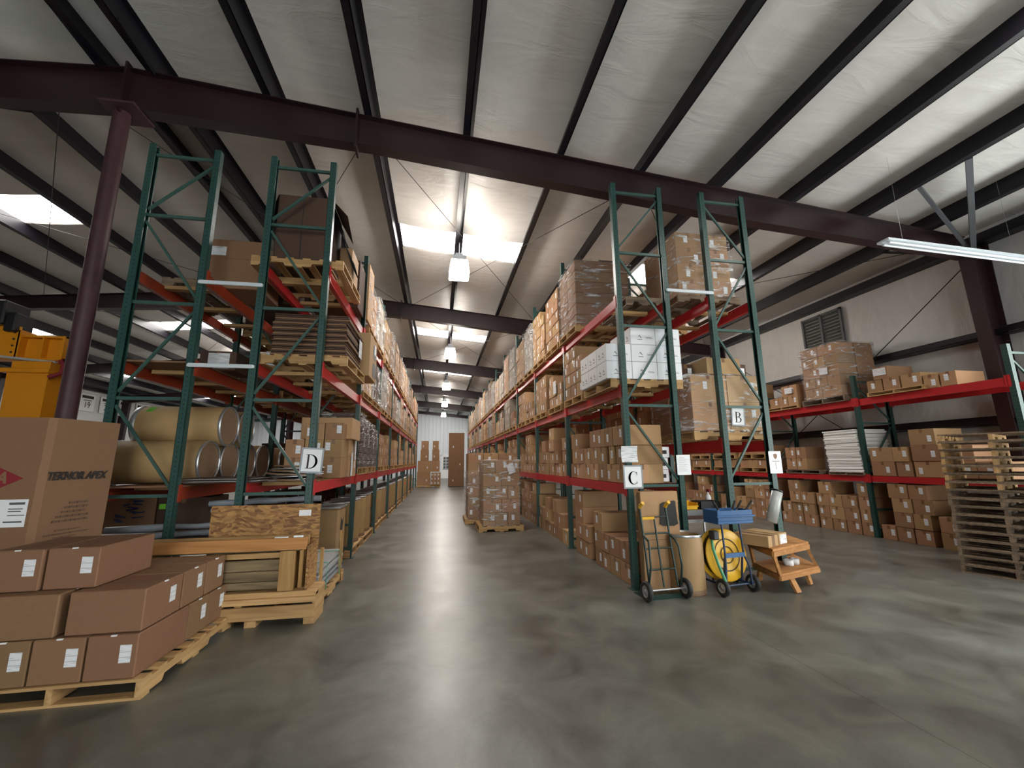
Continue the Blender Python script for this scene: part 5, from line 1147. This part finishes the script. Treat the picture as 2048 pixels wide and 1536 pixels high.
# bench
t = thing('step_bench', 'orange pine two-step work bench on angled legs', 'bench', (4.05, 4.95, 0)); t.location = (0, 0, 0)
def zq(u, v, z):
    d = rot.transposed() @ _ray(u, v) if False else Vector((_X.dot(_ray(u, v)), _Y.dot(_ray(u, v)), _Z.dot(_ray(u, v)))); k = (z - HC) / d.z; return (d.x * k, d.y * k)
TOP = [(3.80, 4.47), (4.56, 4.76), (4.74, 5.38), (3.95, 5.05)]
LOW = [(3.86, 4.47), (4.62, 4.71), (4.84, 5.30), (3.98, 5.04)]
def slab(nm, q, z0, z1, m, par):
    b = MB(); b.add([(x, y, z0) for x, y in q] + [(x, y, z1) for x, y in q], [(0, 3, 2, 1), (4, 5, 6, 7), (0, 1, 5, 4), (1, 2, 6, 5), (2, 3, 7, 6), (3, 0, 4, 7)]); return b.build(nm, M[m], par)
slab('top_step', TOP, .47, .50, 'wood_bench', t); slab('lower_step', LOW, .20, .225, 'wood_bench', t)
def apron(q, z0, z1, i, j):
    b = MB(); b.bar((*q[i], (z0 + z1) / 2), (*q[j], (z0 + z1) / 2), .022, z1 - z0); b.build('apron', M['wood_bench'], t)
for i, j in ((0, 1), (1, 2), (2, 3), (3, 0)): apron(TOP, .415, .472, i, j); apron(LOW, .155, .202, i, j)
for a, c in ((TOP[0], LOW[0]), (TOP[1], LOW[1]), (TOP[2], LOW[2]), (TOP[3], LOW[3])):
    b = MB(); b.bar((a[0] + (4.25 - a[0]) * .06, a[1] + (4.9 - a[1]) * .06, .42), (c[0] + (4.25 - c[0]) * .05, c[1] + (4.9 - c[1]) * .05, .21), .035, .035); b.build('leg', M['wood_bench'], t)
for a, q in (((4.08, 4.60), (4.10, 4.50)), ((4.62, 5.1), (4.66, 5.16)), ((4.05, 4.98), (4.04, 5.04)), ((4.50, 4.80), (4.52, 4.76))):
    b = MB(); b.bar((*a, .20), (*q, .008), .075, .03); b.build('leg', M['wood_bench'], t)
for i, (x, y, w2, m) in enumerate(((3.96, 4.68, .24, 'card'), (4.12, 4.86, .2, 'card_lt'))):
    pass
t = thing('flat_parcel', 'taped brown parcel lying on the orange pine bench, left one', 'box', (3.92, 4.58, .50), R(24)); MB().cbox(-.12, 0, 0, .12, .42, .125, .006).build('body', M['card_lt'], t); MB().box(-.03, -.002, .0, .03, .422, .127).build('packing_tape', M['tape'], t)
t = thing('flat_parcel', 'brown parcel with large white label on the pine bench, right one', 'box', (4.15, 4.69, .50), R(24)); MB().cbox(-.10, 0, 0, .10, .40, .13, .006).build('body', M['card_lt'], t); MB().box(-.08, -.003, .01, .08, -.001, .115).build('shipping_label', M['label'], t)
for i, (x, y) in enumerate(((4.30, 4.82), (4.42, 4.86))):
    b = MB(); b.lathe([(.02, 0), (.055, 0), (.055, .065), (.02, .065), (.02, 0)], 24); o = b.build('tape_roll', M['white'], None, (x, y, .226)); tag(o, 'white tape roll on the lower step of the pine bench, %s one' % ['left', 'right'][i], 'tape roll', 'tape rolls on the bench')
# steel shelf and work table between racks C and B
t = thing('steel_shelf', 'small grey steel shelf fixed between the letter C and letter B posts', 'shelf', (3.13, 5.09, .86)); MB().cbox(0, 0, 0, .62, .42, .018, .002).build('shelf_board', M['grey'], t); MB().box(-.0, -.012, -.045, .62, 0, .02).build('front_lip', M['steel'], t); MB().box(0, .0, -.03, .02, .42, .0).build('bracket', M['steel'], t)
t = thing('parts_bin', 'small yellow open parts bin on the grey shelf', 'bin', (3.24, 5.12, .88)); b = MB()
b.box(-.09, 0, 0, .09, .20, .006); b.box(-.09, .19, 0, .09, .2, .10); b.box(-.09, 0, 0, -.084, .2, .09); b.box(.084, 0, 0, .09, .2, .09); b.box(-.09, 0, 0, .09, .006, .045); b.cbox(-.1, -.008, .04, .1, .006, .052, .002); b.build('bin_shell', M['yellow'], t)
t = thing('black_tray', 'black tray beside the yellow bin on the grey shelf', 'tray', (3.52, 5.14, .88)); b = MB(); b.box(-.14, 0, 0, .14, .2, .006); b.box(-.14, 0, 0, .14, .008, .10); b.box(-.14, .19, 0, .14, .2, .1); b.box(-.14, 0, 0, -.13, .2, .1); b.box(.13, 0, 0, .14, .2, .1); b.build('tray_shell', M['black'], t)
t = thing('spray_bottle', 'white spray bottle standing behind the black tray on the shelf', 'bottle', (3.68, 5.40, .88)); MB().lathe([(0, 0), (.035, 0), (.037, .12), (.03, .15), (.014, .17), (.014, .20), (0, .2)], 16).build('bottle_body', M['white'], t); MB().cbox(-.015, -.05, .20, .015, .02, .235, .004).build('trigger_head', M['redink'], t)
t = thing('work_table', 'brown topped work table with thin metal legs behind the drum', 'table', (2.98, 5.30, 0)); MB().cbox(0, 0, .70, 1.05, .75, .73, .004).build('table_top', M['browntop'], t); MB().box(0, -.006, .69, 1.05, 0, .735).build('edge_trim', M['steel'], t)
for x in (.03, 1.0):
    for y in (.03, .7): MB().box(x, y, 0, x + .025, y + .025, .70).build('leg', M['steel'], t)
t = thing('stool', 'black round stool seat under the brown work table', 'stool', (3.35, 5.10, 0)); MB().lathe([(0, .50), (.14, .50), (.16, .52), (.15, .55), (0, .555)], 24).build('seat', M['black'], t); [MB().tube([(math.cos(a) * .10, math.sin(a) * .1, .5), (math.cos(a) * .17, math.sin(a) * .17, 0)], .01, 6).build('leg', M['black'], t) for a in (0.5, 2.07, 3.64, 5.2)]
CF(2.92, 3.10, 5.10, 0, .55, .18, 'white label carton leaning behind the drum, beside the letter C rack', mat='card', lab=1)
# white printed cartons and maroon bottles on rack C lower shelf, open to the front
for i, (x, z, h) in enumerate(((2.86, 1.23, .16), (2.86, 1.39, .16), (2.89, 1.55, .15))):
    t = thing('white_carton', 'white carton with black print near the sheet of paper, rack C, %s' % ROW[i], 'box', (x + .1, 5.35, z)); MB().cbox(-.11, 0, 0, .13, .35, h - .004, .004).build('body', M['white_card'], t); MB().box(-.05, -.002, .05, .09, 0, .10).build('black_print', M['ink'], t)
t = thing('dark_bottle', 'burgundy bottle beside the white printed cartons on rack C', 'bottle', (2.68, 5.32, 1.225)); MB().lathe([(0, 0), (.045, 0), (.045, .16), (.02, .19), (.02, .22), (0, .22)], 18).build('bottle_body', M['burg'], t); MB().lathe([(.0455, .04), (.0458, .04), (.0458, .13), (.0455, .13)], 18).build('paper_label', M['white'], t)
CF(2.50, 2.68, 5.12, 1.225, .24, .22, 'tan carton just right of the letter C sign', mat='card_lt', lab=0, pri=1); CF(2.70, 3.0, 5.75, 1.225, .40, .3, 'tan carton behind the white printed cartons on rack C', mat='card_lt', lab=0)
CF(2.56, 2.80, 5.5, 1.225, .48, .3, 'tan carton above and behind the letter C sign', mat='card_lt', lab=0)
t = thing('shelf_board', 'thin board under the white printed cartons on rack C', 'board', (2.40, 5.12, 1.203)); t.location.z = 1.2215
MB().box(.05, 0, -.0, .68, 1.0, .003).build('board', M['card_md'], t)
# stretch wrap roll hanging on the letter B rack post
t = thing('stretch_wrap_roll', 'large grey stretch wrap roll leaning on the post under the crest sign', 'roll', (4.22, 4.93, .72)); t.rotation_euler = (0, R(20), 0)
MB().lathe([(0, 0), (.065, 0), (.065, .40), (.0, .40)], 24).build('film_roll', simple('pale_film_roll', (.45, .47, .46), .25, var=.1), t); MB().lathe([(.03, .40), (.066, .401), (.066, .425), (.03, .425), (.03, .40)], 24).build('end_ring', M['black'], t)
b = MB(); b.tube([(.0, .03, .12), (.0, .10, .12), (.06, .12, .12)], .012, 8); b.build('hook', M['steel'], t)
# ================================================================== SIGNS
def serif(letter, s):
    """Serif capital drawn in the xz plane, height s."""
    b = MB(); n = 26
    def ring(cx, cz, rx, rz, ix, irx, irz, a0, a1):
        vs = []; 
        for k in range(n + 1):
            a = R(a0 + (a1 - a0) * k / n); vs += [((cx + rx * math.cos(a)) * s, 0, (cz + rz * math.sin(a)) * s), ((ix + irx * math.cos(a)) * s, 0, (cz + irz * math.sin(a)) * s)]
        b.add(vs, [(2 * k, 2 * k + 2, 2 * k + 3, 2 * k + 1) for k in range(n)] + [(2 * k + 1, 2 * k + 3, 2 * k + 2, 2 * k) for k in range(n)])
    def r(x0, z0, x1, z1): b.box(x0 * s, -.0006, z0 * s, x1 * s, .0006, z1 * s)
    if letter == 'D':
        r(-.30, -.5, -.18, .5); r(-.40, -.5, -.08, -.465); r(-.40, .465, -.08, .5); ring(-.10, 0, .50, .5, -.10, .34, .45, -90, 90)
    if letter == 'C':
        ring(.02, 0, .42, .5, .07, .29, .46, 48, 312); r(.29, .18, .325, .44); r(.29, -.42, .32, -.28)
    if letter == 'B':
        r(-.26, -.5, -.14, .5); r(-.36, -.5, -.06, -.465); r(-.36, .465, -.06, .5); ring(-.06, .255, .30, .245, -.06, .19, .21, -90, 90); ring(-.06, -.235, .38, .265, -.06, .26, .23, -90, 90); r(-.2, -.01, -.02, .022)
    return b
def sign(letter, x, y, z, w, h, label, tilt=0.0, par=None):
    t = thing('letter_sign', label, 'sign', (x, y, z)); t.rotation_euler = (0, R(tilt), 0)
    MB().cbox(-w / 2, 0, -h / 2, w / 2, .003, h / 2, .001).build('paper', M['white'], t)
    o = serif(letter, h * .64).build('letter', M['ink'], t, (.0, -.002, -h * .05))
    b = MB(); e = .018
    for (a, c, d, f) in ((-w / 2 - e, -h / 2 - e, w / 2 + e, -h / 2), (-w / 2 - e, h / 2, w / 2 + e, h / 2 + e), (-w / 2 - e, -h / 2, -w / 2, h / 2), (w / 2, -h / 2, w / 2 + e, h / 2)): b.box(a, -.001, c, d, .003, f)
    b.build('plastic_sleeve', M['greyplastic'], t); return t
sign('C', 2.39, 4.975, 1.315, .22, .25, 'white paper sign with black serif letter C on the rack post')
sign('D', -1.375, 4.975, 1.55, .20, .24, 'white paper sign with black serif letter D on the rack post', 3)
sign('B', 4.06, 5.12, 2.10, .17, .23, 'white paper sign with black serif letter B on the wrapped cartons', 3)
b = MB(); vs = []
for k in range(7): zz_ = 1.495 + .20 * k / 6; yy_ = 4.965 + .018 * math.sin(k / 6 * PI); vs += [(2.25, yy_, zz_), (2.46, yy_ - .01, zz_)]
b.add(vs, [(2 * k, 2 * k + 1, 2 * k + 3, 2 * k + 2) for k in range(6)], 0, True); t = b.build('paper_notice', M['label']); tag(t, 'curled blank white notice just above the letter C sign', 'notice')
def notice(x, y, z, w, h, label):
    t = thing('paper_notice', label, 'notice', (x, y, z)); MB().box(-w / 2, 0, -h / 2, w / 2, .003, h / 2).build('paper', M['white'], t); return t
t = notice(3.09, 4.975, 1.455, .19, .25, 'white printed sheet taped to the right post of the letter C rack')
b = MB()
for k in range(14): b.box(-.07, -.001, .09 - k * .013, -.07 + .14 * (.6 + .4 * ((k * 7) % 5) / 5), 0, .093 - k * .013)
b.build('printed_lines', M['grey'], t)
t = notice(4.42, 4.965, 1.475, .185, .29, 'white sheet with a small brown crest on the right post of rack B')
b = MB(); b.prism([(0, -.035), (.025, -.01), (.028, .03), (0, .038), (-.028, .03), (-.025, -.01)], -.002, -.0005, 0, Matrix.Translation((0.005, 0, .075))); b.box(-.05, -.001, .012, .06, 0, .018); b.box(-.002, -.001, -.09, .003, 0, 0); b.build('printed_crest', simple('crest_brown', (.23, .12, .07), .6), t)
# ================================================================== AISLE LOADS AND FAR END
pallet(.88, 9.50, 0, 0, 1.0, 1.0, 'x', None, True); bpy.context.view_layer.update()
o = [q for q in COL.objects if q.get('label') == 'x'][0]; o['label'] = 'pale wooden pallet under the nearer wrapped load in the centre aisle'; o.location = (1.40, 9.50, 0)
for r in range(5):
    n_ = 3 if r in (0, 2, 4) else 2
    for c in range(n_):
        cw = .84 / n_
        for q in range(2): CF(.99 + c * cw, .99 + (c + 1) * cw, 9.53 + q * .46, .125 + r * .285, .285, .45, 'brown carton, %s, %s %s, nearer wrapped load in the centre aisle' % (ROW[r], ['front', 'back'][q], (['left', 'middle', 'right'] if n_ == 3 else ['left', 'right'])[c]), pri=1 - q)
wrap(.985, 9.52, .10, 1.835, 10.45, 1.56, 'clear stretch wrap around the nearer load in the centre aisle')
paper(1.62, 9.50, 1.36, .16, .22, 'y', 'tilted white paper sheet on the nearer wrapped load in the aisle'); COL.objects[-1].rotation_euler = (0, R(-18), 0)
b = MB(); 
pallet(1.30, 10.75, 0, 0, 1.25, 1.0, 'wooden pallet under the farther wrapped load in the centre aisle', None, False)
for r in range(6):
    for c in range(3):
        CF(.74 + c * .39, .74 + (c + 1) * .39, 10.8, .125 + r * .268, .268, .9, 'brown carton, %s, %s, farther wrapped load in the centre aisle' % (ROW[r], ['left', 'middle', 'right'][c]), pri=.5)
wrap(.73, 10.78, .10, 1.92, 11.72, 1.30, 'clear stretch wrap around the farther load in the centre aisle')
g = 'far end of the aisle'
for (x0, x1, z, h, lb) in ((-1.30, -.48, .12, .80, 'left stack, bottom'), (-1.27, -.45, .92, .68, 'left stack, second row, left'), (-.44, .08, .92, .68, 'left stack, second row, right'), (-1.12, -.62, 1.6, .68, 'left stack, third row, left'), (-.40, .05, 1.6, .68, 'left stack, third row, right'), (-1.08, -.64, 2.28, .55, 'left stack, top row, left'), (-.38, .0, 2.28, .55, 'left stack, top row, right')):
    carton((x0 + x1) / 2, 27.0, z, 0, x1 - x0 - .01, .8, h, 'large brown carton at the ' + g + ', ' + lb, name='large_cardboard_box', pri=1)
pallet(-.6, 26.95, 0, 0, 1.45, 1.0, 'wooden pallet under the left stack at the far end of the aisle', None, False)
for r in range(3):
    for c in range(3): CF(-.44 + c * .2, -.44 + (c + 1) * .2, 26.9, .12 + r * .25, .25, .5, 'small brown carton with white label, %s, %s, in front of the far left stack' % (ROW[r], ['left', 'middle', 'right'][c]), pri=.2)
for (z, h, lb) in ((.02, .99, 'bottom'), (1.01, .98, 'second'), (1.99, 1.35, 'top')): carton(1.12, 27.0, z, 0, .97, .9, h, 'large brown carton at the ' + g + ', right stack, ' + lb, mat='card_md', name='large_cardboard_box', pri=1)
# ================================================================== PALLET STACK (right)
pa = math.atan2(-.39, -.92)
rg = random.Random(31)
for k in range(17):
    e = rg.uniform(-.014, .014)
    pallet(7.43 + e, 5.045 + e * .5, k * .108, pa + R(rg.uniform(-.8, .8)), 1.0, 1.0, 'weathered pallet in the tall stack at the right edge, %s from the floor' % ORD[k], 'tall pallet stack', True, 'woodx' if k > 9 else 'wood_old', 'wood_old', H=.1075)
# partial near upright of the wall rack
# ================================================================== LEFT FAR: jib crane, banners
t = thing('jib_crane', 'orange yellow jib crane mast and boom behind the octagonal bin', 'crane', (-5.86, 7.2, 0))
b = MB()
b.add([(-.22, -.16, .02), (.20, -.16, .02), (.20, .22, .02), (-.22, .22, .02), (-.27, -.2, 2.84), (.24, -.2, 2.84), (.24, .24, 2.84), (-.27, .24, 2.84)], [(0, 3, 2, 1), (4, 5, 6, 7), (0, 1, 5, 4), (1, 2, 6, 5), (2, 3, 7, 6), (3, 0, 4, 7)]); b.box(-.4, -.35, 0, .4, .4, .03); b.build('mast', M['crane'], t)
b = MB(); b.cbox(-.34, -.26, 2.84, .28, .28, 2.90, .005); b.cbox(-.24, -.2, 2.90, .24, .24, 3.02, .01); b.build('bearing_plate', M['crane'], t)
b = MB(); b.box(-3.2, -.10, 3.06, .30, .10, 3.09); b.box(-3.2, -.10, 3.40, .30, .10, 3.43); b.box(-3.2, -.01, 3.09, .30, .01, 3.40); b.box(-.30, -.12, 3.06, -.26, .12, 3.5); b.box(-3.2, -.12, 3.09, -.28, -.10, 3.55); b.box(-.0, -.1, 3.09, .02, .1, 3.4); b.box(.27, -.12, 3.06, .30, .12, 3.43); b.build('boom', M['crane'], t)
b = MB()
for z in (3.16, 3.26, 3.36, 3.46):  b.lathe([(0, 0), (.014, 0), (.014, .012), (0, .012)], 8, 0, Matrix.Translation((-.34, -.12, z)) @ Matrix.Rotation(PI / 2, 4, 'X'))
b.build('bolt', M['ink'], t)
b = MB(); b.bar((-2.4, -.13, 3.28), (.25, -.13, 3.02), .03, .03); b.build('cable_tray', M['grey'], t)
b = MB(); b.tube([(.30, -.12, 3.05), (.36, -.14, 2.98), (.34, -.12, 2.86), (.24, -.2, 2.78)], .03, 8); b.build('red_strap', M['redink'], t)
b = MB(); b.cbox(-1.0, -.25, 3.55, -.42, .15, 3.92, .02); b.cbox(-.45, -.2, 3.46, -.30, .1, 3.75, .02); b.build('hoist_motor', M['black'], t)
NB = [(23.15, '18'), (24.35, '19'), (25.65, '20'), (26.95, '21'), (28.3, '22')]
for y, tx in [(20.6, '16'), (21.9, '17')] + NB:
    t = thing('wall_banner', {'19': 'white number 19 banner on the left wall, first of the numbered ones', '20': 'white number 20 banner on the left wall, between 19 and 21', '21': 'white number 21 banner partly hidden behind the green rack post', '22': 'white number 22 banner beside the black emblem banner'}.get(tx, ''), 'banner', (XL + .06, y, 4.66)) if tx in ('19', '20', '21', '22') else thing('wall_banner', 'pale banner high on the left wall, %s of the two blank ones left of number 19' % {'17': 'middle', '18': 'right', '16': 'left'}[tx], 'banner', (XL + .06, y, 4.66))
    if tx not in ('19', '20', '21', '22'): t['label'] = {'16': 'pale banner on the left wall, farthest left of the row', '17': 'pale banner on the left wall, second in the row', '18': 'pale banner on the left wall just left of number 19'}[tx]
    MB().box(0, -.47, -.44, .01, .47, .42).build('banner_cloth', M['white'], t)
    MB().box(.0105, -.36, .20, .014, .36, .34).build('printed_panel', M['ink'], t); MB().box(.0105, -.25, .08, .014, .25, .12).build('printed_line', M['dgrey'], t)
    if tx in ('19', '20', '21', '22'): put_text('number', text_mesh(tx, .42, M['ink']), t, (.016, 0, -.14), PI / 2)
t = thing('wall_banner', 'black banner with a round grey emblem high on the left wall', 'banner', (XL + .06, 29.65, 4.66)); MB().box(0, -.5, -.45, .01, .5, .45).build('banner_cloth', M['black'], t); MB().lathe([(0, 0), (.26, 0), (.26, .004), (0, .004)], 24, 0, Matrix.Translation((.014, 0, -.1)) @ Matrix.Rotation(PI / 2, 4, 'Y')).build('emblem', M['grey'], t)
flush_cartons()
